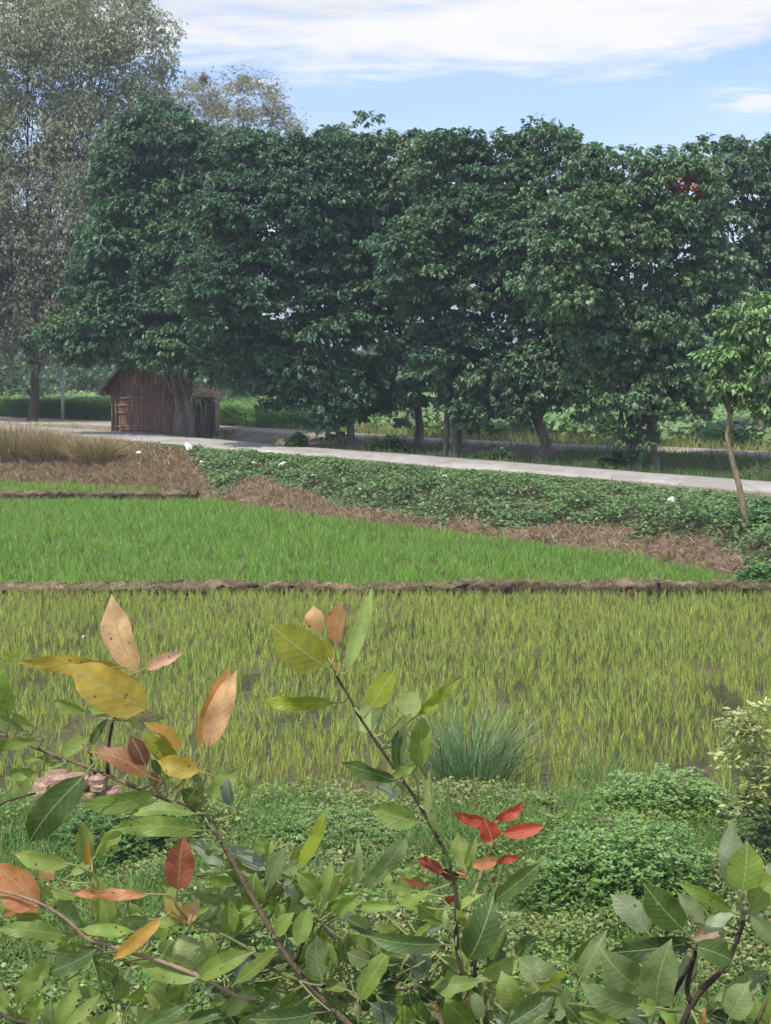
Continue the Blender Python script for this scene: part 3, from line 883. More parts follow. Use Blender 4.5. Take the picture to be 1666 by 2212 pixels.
def make_hut():
    HY = 60.5; g = HY / F
    X = lambda x: (x - CX) * g
    zr = float(height(X(310), HY))
    Z = lambda y: PT(300, y, HY)[2] - zr
    org = np.array([X(310), HY, zr])
    root = empty('reed_hut', org); tag(root, 'small brown hut with reed walls and thatched gable roof under the tree beside the road', 'hut')
    x0, x1, xr = X(246) - org[0], X(384) - org[0], X(306) - org[0]
    ze = Z(832); zt = Z(776); dep = 3.4
    wall_top = lambda x: zt - .1 - (zt - ze - .02) * (abs(x - xr) / (max(xr - x0, x1 - xr) + .1)) ** 1.5
    brown = (.35, .215, .16)
    # front wall: many reed stalks, slightly uneven
    b = Bag(); x = x0
    while x < x1:
        w = random.uniform(.016, .03); t = wall_top(x); dy = random.uniform(-.02, .02)
        k = random.uniform(.75, 1.3)
        if random.random() < .04: k *= 1.5
        b.tube([(x, dy, 0), (x + random.uniform(-.03, .03), dy - .01, t * .5), (x + random.uniform(-.04, .04), dy, t * random.uniform(.97, 1.0))], [w, w * .9, w * .7], 5, np.array(brown) * k, False)
        x += w * .9
    b.box(((x0 + x1) / 2, .06, ze / 2), ((x1 - x0) / 2, .02, ze / 2), np.array(brown) * .8)
    o = b.build('front_wall', M_reed, root); o['kind'] = 'stuff'
    for sx, nm in ((x0, 'side_wall'), (x1, 'side_wall')):
        b = Bag(); y = .1
        while y < dep:
            k = random.uniform(.6, 1.4); w = .03
            b.tube([(sx, y, 0), (sx, y, ze)], [w, w], 5, np.array(brown) * k, False); y += .045
        b.build(nm, M_reed, root)
    # bamboo battens across the front
    for zz, a, c in ((.30, x0 + .25, x1), (.42, x0, x1 - .3), (1.02, x0 + .1, x1 - .05), (1.32, x0 + .05, x1 - .4), (1.62, x0 + .05, x1 - .1), (2.05, x0 + .4, x1 - .6)):
        b = Bag(); b.tube([(a, -.07, zz), ((a + c) / 2, -.075, zz + random.uniform(-.03, .03)), (c, -.07, zz - .03)], .022, 5, (1.5, 1.35, 1.2)); b.build('batten', M_wood, root)
    for px, py, h, r in ((x0 - .05, -.12, ze + .1, .045), (x0 + .12, -.1, ze + .15, .03), (x1 + .03, -.1, ze, .05), (x0 - .05, dep, ze, .05), (x1 + .05, dep, ze, .05)):
        b = Bag(); b.tube([(px, py, -.05), (px + .02, py, h * .5), (px + .05 * random.uniform(-1, 1), py, h)], [r, r * .9, r * .8], 6, (.8, .72, .62), wob=.1); b.build('post', M_wood, root)
    # thatched roof, two slopes built of overlapping straw
    for s in (-1, 1):
        b = Bag(); xe = (x0 - .42) if s < 0 else (x1 + .42); z_e = ze - .22
        rr = np.array([xr, 0, zt + .05]); n = 9000
        a = rng.random(n); yy = rng.uniform(-.45, dep + .3, n)
        P = np.stack([xr + (xe - xr) * a * .93, yy, rr[2] + (z_e - rr[2]) * a ** 1.5 * .95 + rng.uniform(0, .10, n)], 1)
        dv = nrmz(np.array([xe - xr, 0, z_e - rr[2]]))
        D = np.tile(dv, (n, 1)) + rng.normal(0, .12, (n, 3))
        V, Fc, Cc = cards(P, D, np.tile([-dv[2] * -s * -1, 0, abs(dv[0])], (n, 1)) + rng.normal(0, .1, (n, 3)), rng.uniform(.25, .5, n), .035, jit((.2, .15, .12), n, .4, .06), .1)
        b.add(V, Fc, Cc)
        aa = [0, .25, .5, .75, 1.0]
        for q0, q1 in zip(aa[:-1], aa[1:]):
            prf = lambda q: (xr + (xe * .98 - xr) * q, rr[2] - .03 + (z_e - rr[2]) * q ** 1.5)
            (xa, za), (xb, zb) = prf(q0), prf(q1)
            sl = np.array([[xa, -.4, za], [xa, dep + .25, za], [xb, dep + .25, zb], [xb, -.4, zb]])
            b.add(np.vstack([sl, sl - [0, 0, .12]]), np.array([[0, 1, 2, 3], [4, 7, 6, 5], [0, 3, 7, 4], [1, 5, 6, 2]]), (.07, .05, .04))
        # ragged straw fringe hanging on the eave and on the gable
        m = 900; ya = rng.uniform(-.45, dep, m)
        P = np.stack([np.full(m, xe * .97) + rng.normal(0, .05, m), ya, np.full(m, z_e + .06)], 1)
        V, Fc, Cc = cards(P, np.stack([rng.normal(s * .2, .25, m), rng.normal(0, .25, m), -np.ones(m)], 1), np.tile([0, -1., .1], (m, 1)), rng.uniform(.15, .38, m), .03, jit((.13, .095, .075), m, .4))
        b.add(V, Fc, Cc)
        a = rng.random(m); P = np.stack([xr + (xe - xr) * a, np.full(m, -.43) + rng.normal(0, .03, m), rr[2] + (z_e - rr[2]) * a ** 1.5 + .03], 1)
        V, Fc, Cc = cards(P, np.stack([rng.normal(s * .5, .2, m), rng.normal(-.1, .1, m), -np.ones(m) * .8], 1), np.tile([0, -1., .1], (m, 1)), rng.uniform(.12, .28, m), .03, jit((.14, .1, .08), m, .4))
        b.add(V, Fc, Cc)
        b.build('thatch_roof', M_dry, root)
    # annex on the right with straw heaped on top
    ax0, ax1 = X(417) - org[0], X(463) - org[0]; az = Z(862)
    b = Bag(); x = ax0
    while x < ax1:
        k = random.uniform(.6, 1.4); w = .022
        b.tube([(x, .1, 0), (x + random.uniform(-.03, .03), .1, az)], w, 5, np.array((.2, .15, .12)) * k, False); x += .03
    y = .1
    while y < 1.8:
        b.tube([(ax1, y, 0), (ax1, y, az - .05)], .025, 5, np.array(brown) * random.uniform(.6, 1.2), False); y += .05
    b.build('annex_wall', M_reed, root)
    for px in (ax0 + .1, ax1 - .22, ax1 + .02):
        b = Bag(); b.tube([(px, 0, -.05), (px + .03, 0, az * .5), (px - .02, 0, az + .05)], .04, 6, (.75, .68, .6), wob=.12); b.build('post', M_wood, root)
    n = 700; b = Bag()
    P = np.stack([rng.uniform(ax0 - .05, ax1 + .05, n), rng.uniform(-.3, 1.6, n), az + rng.uniform(-.02, .38, n) * (1 - .3 * rng.random(n))], 1)
    D = np.stack([rng.normal(.35, .8, n), rng.normal(-.3, .5, n), rng.normal(-.1, .5, n)], 1)
    V, Fc, Cc = cards(P, D, rng.normal(0, .4, (n, 3)) + [0, -.3, 1], rng.uniform(.2, .5, n), .05, jit((.62, .46, .34), n, .3))
    b.add(V, Fc, Cc); b.box(((ax0 + ax1) / 2, .7, az + .04), ((ax1 - ax0) / 2, .9, .05), (.12, .09, .07))
    b.build('straw_roof', M_dry, root)


make_hut()


# ------------------------------------------------------------------ trees
def lobes3(lobes, Yc):
    out = []
    for l in lobes:
        x, y, rx, ry = l[:4]; dy = l[4] if len(l) > 4 else 0
        Y = Yc + dy; c = PT(x, y, Y); m = Y / F
        out.append((c, np.array([rx * m, min(rx, ry) * m * 1.0, ry * m])))
    return out


def make_tree(name, trunks, Yc, lobes, label, col, cpm=2.9, leaf=(.21, .1), clump_r=.55, ros=24, lv=8, cat='tree', droop=1.0, barkc=(1, 1, 1),
              fill=1.2, group=None, seed=0, rt=.16, inner=True, col2=None, dens=1.0, mat=None, brown=None, sprigs=9, flat=True, top_c=None):
    """trunks: list of (x,y,Yoff, radius) at the ground, first is the root"""
    L3 = lobes3(lobes, Yc)
    x, y, dy, r0 = trunks[0]
    P0 = PT(x, y, Yc + dy); P0[2] = float(height(P0[0], P0[1]))
    root = empty(name, P0); tag(root, label, cat, group or ('trees in the row behind the road' if name == 'roadside_tree' else None))
    # clump centres on the shells
    cent = []; nor = []
    for c, R in L3:
        area = 4 * math.pi * ((R[0] * R[1]) ** 1.6 / 3 + (R[0] * R[2]) ** 1.6 / 3 + (R[1] * R[2]) ** 1.6 / 3) ** (1 / 1.6)
        n = int(area * cpm * dens)
        v = nrmz(rng.normal(0, 1, (n, 3)))
        q = c + v * R * rng.uniform(.72, 1.06, (n, 1))
        cent.append(q); nor.append(nrmz(v / R))
    cent = np.vstack(cent); nor = np.vstack(nor)
    keep = np.ones(len(cent), bool)
    for c, R in L3:
        keep &= (np.linalg.norm((cent - c) / R, axis=1) > .68)
    keep &= ~((nor[:, 2] < -.45) & (rng.random(len(cent)) < .5))
    keep &= ~((nor[:, 1] > .4) & (rng.random(len(cent)) < .85))
    cent = cent[keep]; nor = nor[keep]
    if inner:
        ex = []
        for c, R in L3:
            n = int(R[0] * R[1] * R[2] * 4.2 * fill * dens)
            ex.append(c + nrmz(rng.normal(0, 1, (n, 3))) * R * rng.uniform(.1, .7, (n, 1)))
        ex = np.vstack(ex); cent = np.vstack([cent, ex]); nor = np.vstack([nor, np.tile([0, 0, 1.], (len(ex), 1))])
    # upright sprigs breaking the top outline
    if sprigs:
        top = cent[(nor[:, 2] > .6) & (cent[:, 2] > np.percentile(cent[:, 2], 55))]
        pick = top[rng.choice(len(top), min(sprigs, len(top)), replace=False)]
        hs = rng.uniform(.15, .7, len(pick))[:, None]
        st = np.vstack([pick + np.array([0, 0, 1.]) * hs * q + rng.normal(0, .05, pick.shape) for q in (.45, .7, .95, 1.15)])
        cent = np.vstack([cent, st]); nor = np.vstack([nor, np.tile([0, 0, 1.], (len(st), 1))])
    nC = len(cent)
    cr = clump_r * rng.uniform(.6, 1.35, nC)
    if sprigs: cr[-len(st):] = rng.uniform(.12, .2, len(st))
    # rosettes: flattened dome round each clump centre
    ci = np.repeat(np.arange(nC), ros); m = len(ci)
    v = nrmz(rng.normal(0, 1, (m, 3))); v[:, 2] = (np.abs(v[:, 2]) * .95 - .2) if flat else v[:, 2]
    v = v + nor[ci] * .25
    rp = cent[ci] + v * cr[ci][:, None] * rng.uniform(.45, 1.0, (m, 1)) * [1, 1, .8]
    gd = height(rp[:, 0], rp[:, 1]) + .25
    rp[:, 2] = np.maximum(rp[:, 2], gd - (.25 if Yc < 20 else 0))
    # leaves of each rosette spread outward and hang
    li = np.repeat(np.arange(m), lv); k = len(li)
    a = rng.uniform(0, 2 * np.pi, k)
    o = np.stack([np.cos(a), np.sin(a), np.zeros(k)], 1)
    D = o * rng.uniform(.4, 1, (k, 1)) + v[li] * .5; D[:, 2] -= droop * rng.uniform(.15, 1.0, k)
    Nn = np.stack([o[:, 0] * .6, o[:, 1] * .6, np.full(k, .8)], 1) + rng.normal(0, .25, (k, 3))
    base = np.tile(np.asarray(col, float), (nC, 1)) * rng.uniform(.75, 1.3, (nC, 1))
    if top_c is not None and name != 'edge_bush': col2 = None
    if col2 is not None:
        t = (vn(cent[:, 0] * .9, cent[:, 2] * .9, 200 + seed)[:, None] > .55); base = np.where(t, np.asarray(col2) * rng.uniform(.8, 1.25, (nC, 1)), base)
    if brown:
        for (bx, by, br) in brown:
            bp = PT(bx, by, Yc); d = np.linalg.norm((cent - bp)[:, [0, 2]], axis=1); sel = (d < br * Yc / F) & (cent[:, 1] < Yc); base[sel] = (.34, .14, .08)
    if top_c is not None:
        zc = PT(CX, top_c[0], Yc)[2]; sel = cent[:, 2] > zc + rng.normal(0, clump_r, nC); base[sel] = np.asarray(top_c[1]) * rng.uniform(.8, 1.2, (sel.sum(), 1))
    C = base[ci][li] * rng.uniform(.82, 1.2, (k, 1)) * (1 + rng.uniform(-.06, .06, (k, 3)))
    ls = (1, 1.12, .9, 1.15, .95, 1.1, .88, 1.05, 1)[seed % 9]
    Lf = ls * leaf[0] * rng.uniform(.6, 1.2, k); Wf = leaf[1] * rng.uniform(.7, 1.25, k)
    V, Fc, Cc = cards(rp[li] + rng.normal(0, .03, (k, 3)), D, Nn, Lf, Wf, C, .2)
    b = Bag(); b.add(V - P0, Fc, Cc)
    b.build('crown', mat or M_tree, root)
    # wood
    q0 = clump_r / .55 if Yc < 20 else 1.0
    b = Bag()
    tops = [c for c, R in L3]
    for ti, (x, y, dy, r) in enumerate(trunks):
        B = PT(x, y, Yc + dy); B[2] = float(height(B[0], B[1])) - .1
        order = sorted(tops, key=lambda c: abs(c[0] - B[0]) + .2 * abs(c[2]))
        tgt = order[ti % len(order)] if ti < len(order) else order[0]
        hh = max(1.6 * q0, (tgt[2] - B[2]) * .55)
        fork = B + np.array([(tgt[0] - B[0]) * .25 + rng.normal(0, .08) * q0, rng.normal(0, .1) * q0, hh])
        bend = (B + fork) / 2 + np.array([rng.normal(0, .1) * q0, 0, 0])
        b.tube([B, B + [0, 0, .25 * q0], bend, fork], [r * 1.45, r, r * .85, r * .68], 9, barkc, wob=.06)
        sel = order[: max(2, len(order) // max(1, len(trunks)) + 1)] if len(trunks) > 1 else tops
        for c in sel:
            md = (fork + c) / 2 + rng.normal(0, .25, 3) * q0
            b.tube([fork - [0, 0, .15 * q0], md, c], [r * .5, r * .3, r * .1], 6, barkc)
            for q in range(5):
                e = c + nrmz(rng.normal(0, 1, 3) + [0, 0, .3]) * rng.uniform(.3, .9) * q0
                b.tube([md + (c - md) * rng.random(), (md + e) / 2 + rng.normal(0, .1, 3) * q0, e], [r * .16, r * .1, r * .04], 5, barkc)
    V = b.V; b.V = [v - P0 for v in V]
    b.build('trunk', M_bark, root)
    return root


DG = (.1, .185, .108); DG2 = (.145, .235, .13)
# giant grey-olive tree at the left and its thinner neighbour behind
OL = (.235, .25, .185)
make_tree('feathery_tree', [(70, 905, 0, .26)], 70, [(60, 120, 150, 150), (230, 110, 130, 130, 3), (120, 330, 170, 130), (280, 270, 90, 110, 2), (50, 500, 180, 160), (150, 640, 150, 150), (10, 690, 140, 110), (190, 480, 110, 130, -2), (100, 710, 150, 75, -1), (-10, 600, 120, 140, -1), (-60, 300, 90, 200, 2)],
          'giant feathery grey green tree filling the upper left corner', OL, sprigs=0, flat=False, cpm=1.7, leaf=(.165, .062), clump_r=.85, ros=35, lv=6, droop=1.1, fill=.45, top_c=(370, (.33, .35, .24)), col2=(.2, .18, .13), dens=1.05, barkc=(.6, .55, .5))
make_tree('feathery_tree', [(470, 900, 4, .3)], 78, [(415, 260, 75, 80), (530, 250, 75, 85), (600, 290, 45, 55), (370, 330, 80, 90), (470, 380, 110, 90)],
          'thin pale grey green tree whose sparse top shows above the dark row', (.42, .40, .32), sprigs=4, flat=False, cpm=2.4, leaf=(.14, .05), clump_r=.7, ros=32, lv=6, droop=.4, fill=.4, dens=1.1, barkc=(.8, .75, .7))
make_tree('roadside_tree', [(392, 940, 0, .24), (415, 941, -.6, .13), (380, 938, .2, .10)], 57.5, [(345, 320, 100, 90), (300, 420, 95, 100), (430, 420, 95, 100), (290, 560, 110, 110), (420, 560, 100, 110, -1), (270, 690, 105, 95), (390, 700, 110, 100, -1), (470, 760, 70, 60), (310, 712, 125, 38, -1.2), (170, 735, 85, 50), (240, 640, 80, 80), (372, 768, 45, 45, -1.6), (350, 745, 60, 35, -1.6)],
          'leftmost dark green tree of the row, standing in front of the reed hut', DG, col2=(.13, .225, .12), sprigs=2, seed=1)
make_tree('roadside_tree', [(765, 966, 0, .17), (735, 960, 1, .1)], 51, [(560, 390, 95, 85), (680, 400, 95, 100), (520, 520, 80, 90), (640, 540, 120, 110), (560, 660, 110, 95), (690, 690, 110, 110), (500, 760, 55, 70), (620, 790, 110, 75), (740, 840, 90, 60), (700, 900, 45, 45), (590, 470, 150, 90, -1), (480, 640, 90, 90, -1.5), (540, 345, 90, 50, 1), (640, 870, 60, 45)],
          'dark green roadside tree right of the hut with a leaning trunk and hanging leaves', DG, seed=2, brown=[(698, 805, 14)])
make_tree('roadside_tree', [(905, 957, 1, .2)], 52.5, [(740, 350, 70, 62), (800, 300, 22, 42), (855, 380, 90, 80), (800, 480, 100, 100), (900, 540, 100, 110), (830, 680, 110, 110), (900, 800, 100, 80), (930, 360, 70, 60), (760, 600, 90, 90, -1), (840, 870, 70, 50)],
          'dark roadside tree with a small upright tuft on its top, third from the left', DG2, seed=3)
make_tree('roadside_tree', [(978, 978, 0, .16), (962, 975, .3, .12), (995, 972, .5, .1)], 48.5, [(970, 370, 80, 75), (1070, 380, 80, 75), (1020, 480, 110, 100), (960, 620, 95, 100), (1060, 640, 100, 100), (1000, 780, 110, 90), (1090, 850, 60, 50), (900, 560, 90, 80, -1), (1090, 520, 90, 80, -1), (1010, 880, 70, 50)],
          'middle roadside tree with a cluster of forked trunks', DG, seed=4, col2=DG2)
make_tree('roadside_tree', [(1163, 978, 0, .22)], 48, [(1190, 350, 60, 65), (1175, 300, 22, 25), (1130, 430, 70, 80), (1230, 440, 75, 80), (1140, 580, 85, 90), (1210, 700, 90, 90), (1150, 820, 80, 80), (1240, 850, 70, 55), (1160, 510, 110, 70, -1), (1220, 580, 80, 80, -1)],
          'roadside tree with one thick straight dark trunk', DG2, seed=5)
make_tree('roadside_tree', [(1372, 1003, 0, .17), (1415, 1000, .4, .2), (1345, 1000, .4, .08)], 43.5, [(1310, 400, 70, 75), (1400, 410, 75, 80), (1500, 400, 60, 75), (1300, 530, 95, 95), (1430, 560, 110, 95), (1290, 680, 85, 80), (1410, 720, 105, 90), (1330, 840, 90, 90), (1440, 850, 85, 75), (1340, 740, 90, 70, .5), (1460, 760, 80, 70, .8), (1350, 950, 45, 40), (1240, 510, 80, 80, -1), (1370, 480, 110, 60, -1), (1210, 620, 70, 60, -1.5), (1490, 680, 75, 80), (1500, 820, 60, 70), (1530, 560, 60, 80, .5), (1560, 690, 55, 60, .8), (1480, 470, 60, 50)],
          'broad roadside tree at the right with brown dead leaf clusters and twin trunks', DG2, seed=6, brown=[(1455, 402, 24), (1378, 820, 24), (1452, 738, 14)], col2=(.15, .24, .11))
make_tree('roadside_tree', [(1640, 975, 0, .18)], 52, [(1605, 370, 60, 55), (1510, 345, 25, 35), (1680, 420, 70, 75), (1570, 470, 55, 70), (1650, 560, 55, 45), (1700, 640, 60, 70), (1545, 640, 60, 90), (1720, 520, 60, 80), (1560, 760, 70, 70)],
          'looser tree at the right edge with sky showing through its crown', (.14, .225, .13), seed=7, dens=1.25, fill=.5)


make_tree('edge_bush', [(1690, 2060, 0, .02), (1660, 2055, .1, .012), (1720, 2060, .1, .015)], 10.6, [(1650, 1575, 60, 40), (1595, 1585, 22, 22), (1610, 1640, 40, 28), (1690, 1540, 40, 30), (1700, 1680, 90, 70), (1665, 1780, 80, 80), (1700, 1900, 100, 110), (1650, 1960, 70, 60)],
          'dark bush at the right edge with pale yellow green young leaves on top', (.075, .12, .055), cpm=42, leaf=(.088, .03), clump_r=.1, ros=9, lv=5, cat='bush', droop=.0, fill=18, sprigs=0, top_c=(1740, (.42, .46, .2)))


def young_tree():
    Yc = 28.4
    root = make_tree('young_tree', [(1613, 1152, 0, .05)], Yc, [(1615, 700, 60, 36), (1690, 690, 70, 50), (1570, 770, 42, 32), (1665, 800, 70, 50), (1625, 865, 45, 25), (1720, 860, 60, 55), (1560, 690, 25, 16), (1640, 745, 70, 40), (1590, 830, 45, 32), (1650, 880, 55, 28)],
                     'slim young tree with a crooked bare trunk on the bank at the right', (.2, .32, .13), sprigs=0, cpm=8.5, leaf=(.17, .075), clump_r=.27, ros=14, lv=7, seed=8, dens=1.0, fill=.5, barkc=(1.1, 1.05, .9))
    P0 = np.array(root.location)
    for c in [c for c in bpy.data.objects if c.parent == root and c.name.startswith('trunk')]: bpy.data.objects.remove(c)
    b = Bag()
    px = [(1613, 1160), (1610, 1120), (1600, 1060), (1583, 1000), (1572, 940), (1577, 895), (1572, 860)]
    pts = [PT(x, y, Yc) - P0 for x, y in px]
    b.tube(pts, [.075, .066, .06, .056, .052, .046, .04], 8, (1.7, 1.5, 1.2), wob=.1)
    for x, y, r in ((1540, 800, .03), (1600, 780, .035), (1650, 760, .035), (1690, 720, .03), (1560, 740, .03), (1500, 870, .012), (1660, 830, .02)):
        b.tube([pts[-2], (pts[-1] + (PT(x, y, Yc) - P0)) / 2 + rng.normal(0, .08, 3), PT(x, y, Yc + rng.normal(0, .5)) - P0], [r * 1.3, r, r * .4], 6, (1.3, 1.1, .9))
    b.build('trunk', M_bark, root)


young_tree()

# small shrubs along road and under the row
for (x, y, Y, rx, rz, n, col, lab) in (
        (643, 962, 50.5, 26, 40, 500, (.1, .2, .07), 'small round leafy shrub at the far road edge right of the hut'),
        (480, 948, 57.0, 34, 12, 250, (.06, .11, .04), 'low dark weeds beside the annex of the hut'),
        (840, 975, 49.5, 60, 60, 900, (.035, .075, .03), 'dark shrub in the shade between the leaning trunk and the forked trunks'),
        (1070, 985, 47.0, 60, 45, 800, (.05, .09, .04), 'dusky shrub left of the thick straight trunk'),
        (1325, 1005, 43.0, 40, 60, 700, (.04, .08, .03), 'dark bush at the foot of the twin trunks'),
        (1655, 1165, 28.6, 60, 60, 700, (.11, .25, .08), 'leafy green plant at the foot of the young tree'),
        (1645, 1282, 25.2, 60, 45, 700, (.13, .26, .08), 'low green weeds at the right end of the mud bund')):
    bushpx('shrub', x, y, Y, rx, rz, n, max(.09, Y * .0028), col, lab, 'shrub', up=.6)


# ---- banana plants
def banana(x, y, Y, h, lab, col=(.16, .3, .1)):
    p = PT(x, y, Y); p[2] = float(height(p[0], p[1]))
    root = empty('banana_plant', p); tag(root, lab, 'banana plant', 'banana plants beyond the track')
    b = Bag(); b.tube([(0, 0, -.05), (.03, 0, h * .5), (0.05, 0, h * .62)], [.13, .1, .07], 8, (.75, .8, .5)); b.build('stem', M_reed, root)
    for i in range(8):
        a = i * 2.4 + random.random(); l = h * random.uniform(.55, .75); w = .17
        o = np.array([math.cos(a), math.sin(a) * .8, 0]); side = np.array([-o[1], o[0], 0])
        V = []; N = 7
        for j in range(N):
            t = j / (N - 1); c = np.array([.04, 0, h * .58]) + o * l * t * .8 + np.array([0, 0, l * (.75 * t - .95 * t * t)])
            ww = w * math.sin(math.pi * min(1, .12 + t * .88)) ** .6
            V += [c - side * ww - [0, 0, .05], c, c + side * ww - [0, 0, .05]]
        f = []
        for j in range(N - 1):
            q = j * 3; f += [[q, q + 1, q + 4, q + 3], [q + 1, q + 2, q + 5, q + 4]]
        b = Bag(); b.add(np.array(V), np.array(f), jit(col, 1, .3)[0]); b.build('leaf', M_grass, root)


banana(55, 862, 76, 2.3, 'dark banana plant at the far left beyond the maize', (.07, .14, .05))
banana(505, 868, 80, 2.0, 'pale banana plant rising behind the maize right of the hut', (.25, .36, .12))
banana(785, 930, 60, 1.6, 'bright leafy banana plant seen between the trunks of the row', (.2, .36, .14))


# ------------------------------------------------------------------ foreground fig branches
REG = {'A': (0, 2300, .6146), 'B': (900, 2300, .6146), 'C': (2048, 2500, .6146), 'D': (0, 3180, .6146), 'E': (900, 3180, .6146), 'F': (1400, 3080, .6002), 'G': (2048, 3180, .6146)}


def px(reg, x, y):
    o = REG[reg]; return (o[0] + x * o[2]) / 1.844, (o[1] + y * o[2]) / 1.844


PAL = {  # leaf colours; the silvery one paints in glossy reflection along with pale undersides
    'dk': (.105, .18, .055), 'g': (.24, .35, .075), 'lg': (.32, .42, .12), 'pg': (.38, .46, .2), 'gg': (.23, .31, .13), 'sv': (.36, .44, .29),
    'vd': (.05, .09, .03), 'sl': (.14, .19, .14), 'yg': (.27, .34, .03), 'oy': (.33, .35, .05), 'mu': (.52, .39, .075), 'om': (.56, .33, .075),
    'or': (.58, .29, .13), 'pe': (.66, .42, .23), 'pk': (.66, .38, .26), 'co': (.62, .27, .14), 'ru': (.38, .17, .09), 'mb': (.17, .075, .05),
    'rd': (.5, .085, .055), 'dr': (.09, .012, .012), 'pr': (.50, .16, .12), 'pb': (.42, .28, .22), 'yt': (.50, .38, .12)}


class Shrub:
    def __init__(s, name, label, trunk_px, Y):
        p = PT(*trunk_px, Y); s.Y = Y; g = float(height(p[0], Y))
        s.foot = np.array([p[0], Y + .1, g])
        s.root = empty(name, s.foot); tag(s.root, label, 'shrub', 'fig shrubs in the foreground')
        s.br = []

    def branch(s, pts, Y, r0, r1, col=(.14, .10, .06), down=False):
        """pts: list of (reg,x,y[,dY])"""
        P = []
        for q in pts:
            x, y = px(*q[:3]); P.append(PT(x, y, Y + (q[3] if len(q) > 3 else 0)))
        P = np.array(P)
        R = np.linspace(r0, r1, len(P))
        if down:       # run on below the picture to the foot of the shrub
            a = P[0]; f = s.foot
            P = np.vstack([f, f * .6 + a * .4 + [0.03, .02, 0], a * .8 + f * .2 + [0, 0, .05], P]); R = np.concatenate([[r0 * 2.2, r0 * 1.7, r0 * 1.2], R])
        # smooth
        t = np.arange(len(P)); tt = np.linspace(0, len(P) - 1, (len(P) - 1) * 3 + 1)
        Q = np.stack([np.interp(tt, t, P[:, i]) for i in range(3)], 1)
        for _ in range(2): Q[1:-1] = Q[1:-1] * .5 + (Q[:-2] + Q[2:]) * .25
        Rr = np.interp(tt, t, R)
        Rr = Rr * (1 + .10 * np.sin(tt * 6.0))
        b = Bag(); b.tube(Q - s.foot, Rr, 8, col)
        o = b.build('branch', M_twig, s.root, smooth=True)
        s.br.append((o, Q)); return o

    def leaf(s, reg, bx, by, tx, ty, w, c, dY=0.0, tilt=None, roll=None, curl=None, fold=None, spot=False, wav=None, shape=.45):
        b2 = px(reg, bx, by); t2 = px(reg, tx, ty); sc = REG[reg][2] / 1.844
        Y = s.Y + dY + random.uniform(-.03, .03)
        tilt = random.uniform(-.25, .25) if tilt is None else tilt
        roll = random.uniform(-.5, .5) if roll is None else roll
        B = PT(*b2, Y); T0 = PT(*t2, Y); L = np.linalg.norm(T0 - B)
        T = PT(*t2, Y + tilt * L)
        ax = T - B; L = np.linalg.norm(ax); ax = ax / L
        view = nrmz(np.array([0, 0, CAMZ]) - B)
        side = nrmz(np.cross(ax, view)); nrm = nrmz(np.cross(side, ax))
        if nrm[2] < -.2 and False: nrm = -nrm
        cr, sr = math.cos(roll), math.sin(roll)
        side, nrm = side * cr + nrm * sr, nrm * cr - side * sr
        W = w * sc * Y / F / max(.6, cr)
        curl = random.uniform(-.03, .2) if curl is None else curl
        fold = random.uniform(.08, .55) if fold is None else fold
        wav = random.uniform(.0, .075) if wav is None else wav
        asym = random.uniform(-.06, .06) * L                      # sideways sweep of the midrib
        ns, na = 9, 4; ph = random.uniform(0, 6)
        V = []; UV = []
        for i in range(ns + 1):
            t = i / ns
            te = t ** .95
            pa, pb = shape + .06, .62
            prof = (max(t, 1e-4) ** pa) * (1 - t) ** pb / ((pa / (pa + pb)) ** pa * (pb / (pa + pb)) ** pb)
            hw = W / 2 * prof * (1 if t < .74 else max(.03, 1 - (t - .74) * 3.2))
            if 1 < i < 8: hw *= random.uniform(.93, 1.04) * (random.uniform(.72, .9) if random.random() < .05 else 1)
            if i in (0,): hw = W * .03
            if i == ns: hw = W * .004
            arch = 4 * t * (1 - t)
            c0 = B + ax * L * te + nrm * (L * curl * arch) + side * asym * arch
            for j in range(na + 1):
                v = (j / na - .5) * 2
                off = nrm * (fold * abs(v) * hw + wav * L * math.sin(t * 11 + ph + (2 if v > 0 else 0)) * abs(v) ** 2 * (t * (1 - t) * 4))
                V.append(c0 + side * v * hw * (1 - .1 * fold) + off); UV.append((t, v * hw / max(W, 1e-5)))
        f = []
        for i in range(ns):
            for j in range(na):
                q = i * (na + 1) + j; f.append([q, q + 1, q + na + 2, q + na + 1])
        V = np.array(V); f = np.array(f); nv = len(V)
        # petiole runs from the blade to the closest twig
        best = None
        for o, Q in s.br:
            d = np.linalg.norm(Q - B, axis=1); k = int(np.argmin(d - 0 * d))
            if best is None or d[k] < best[0]: best = (d[k], o, Q[k])
        par = best[1] if best else s.root
        J = best[2]; dist = best[0]
        if dist > .2: J = B - ax * .05 + np.array([0, 0, -.03])
        m1 = B - ax * min(.35 * max(dist, .02), .04)
        pts = np.array([J, (J + m1) / 2 + [0, 0, -.05 * dist], m1, B, B + ax * L * .12 + nrm * (L * curl * 4 * .12 * .88) - nrm * .0006])
        bg = Bag(); bg.tube(pts, [.0022, .0018, .0016, .0015, .0006], 5, (1, 1, 1), False)
        TV = bg.V[0]; TF = bg.F[4][0] + nv
        org = B
        me = npmesh('leaf', np.vstack([V, TV]) - org, [f, TF])
        uvl = me.uv_layers.new(name='leaf_uv')
        UVa = np.vstack([np.array(UV), np.tile([0.02, 0.0], (len(TV), 1))])
        li = np.empty(len(me.loops), np.int32); me.loops.foreach_get('vertex_index', li)
        uvl.data.foreach_set('uv', UVa[li].astype(np.float32).ravel())
        o = link('leaf', me, M_fig, None, True)
        o.parent = par
        o.location = org - s.foot
        k = random.uniform(.85, 1.15); cc = PAL[c]
        o.color = (cc[0] * k, cc[1] * k, cc[2] * k * random.uniform(.9, 1.1), 0.0 if spot else 1.0)
        return o


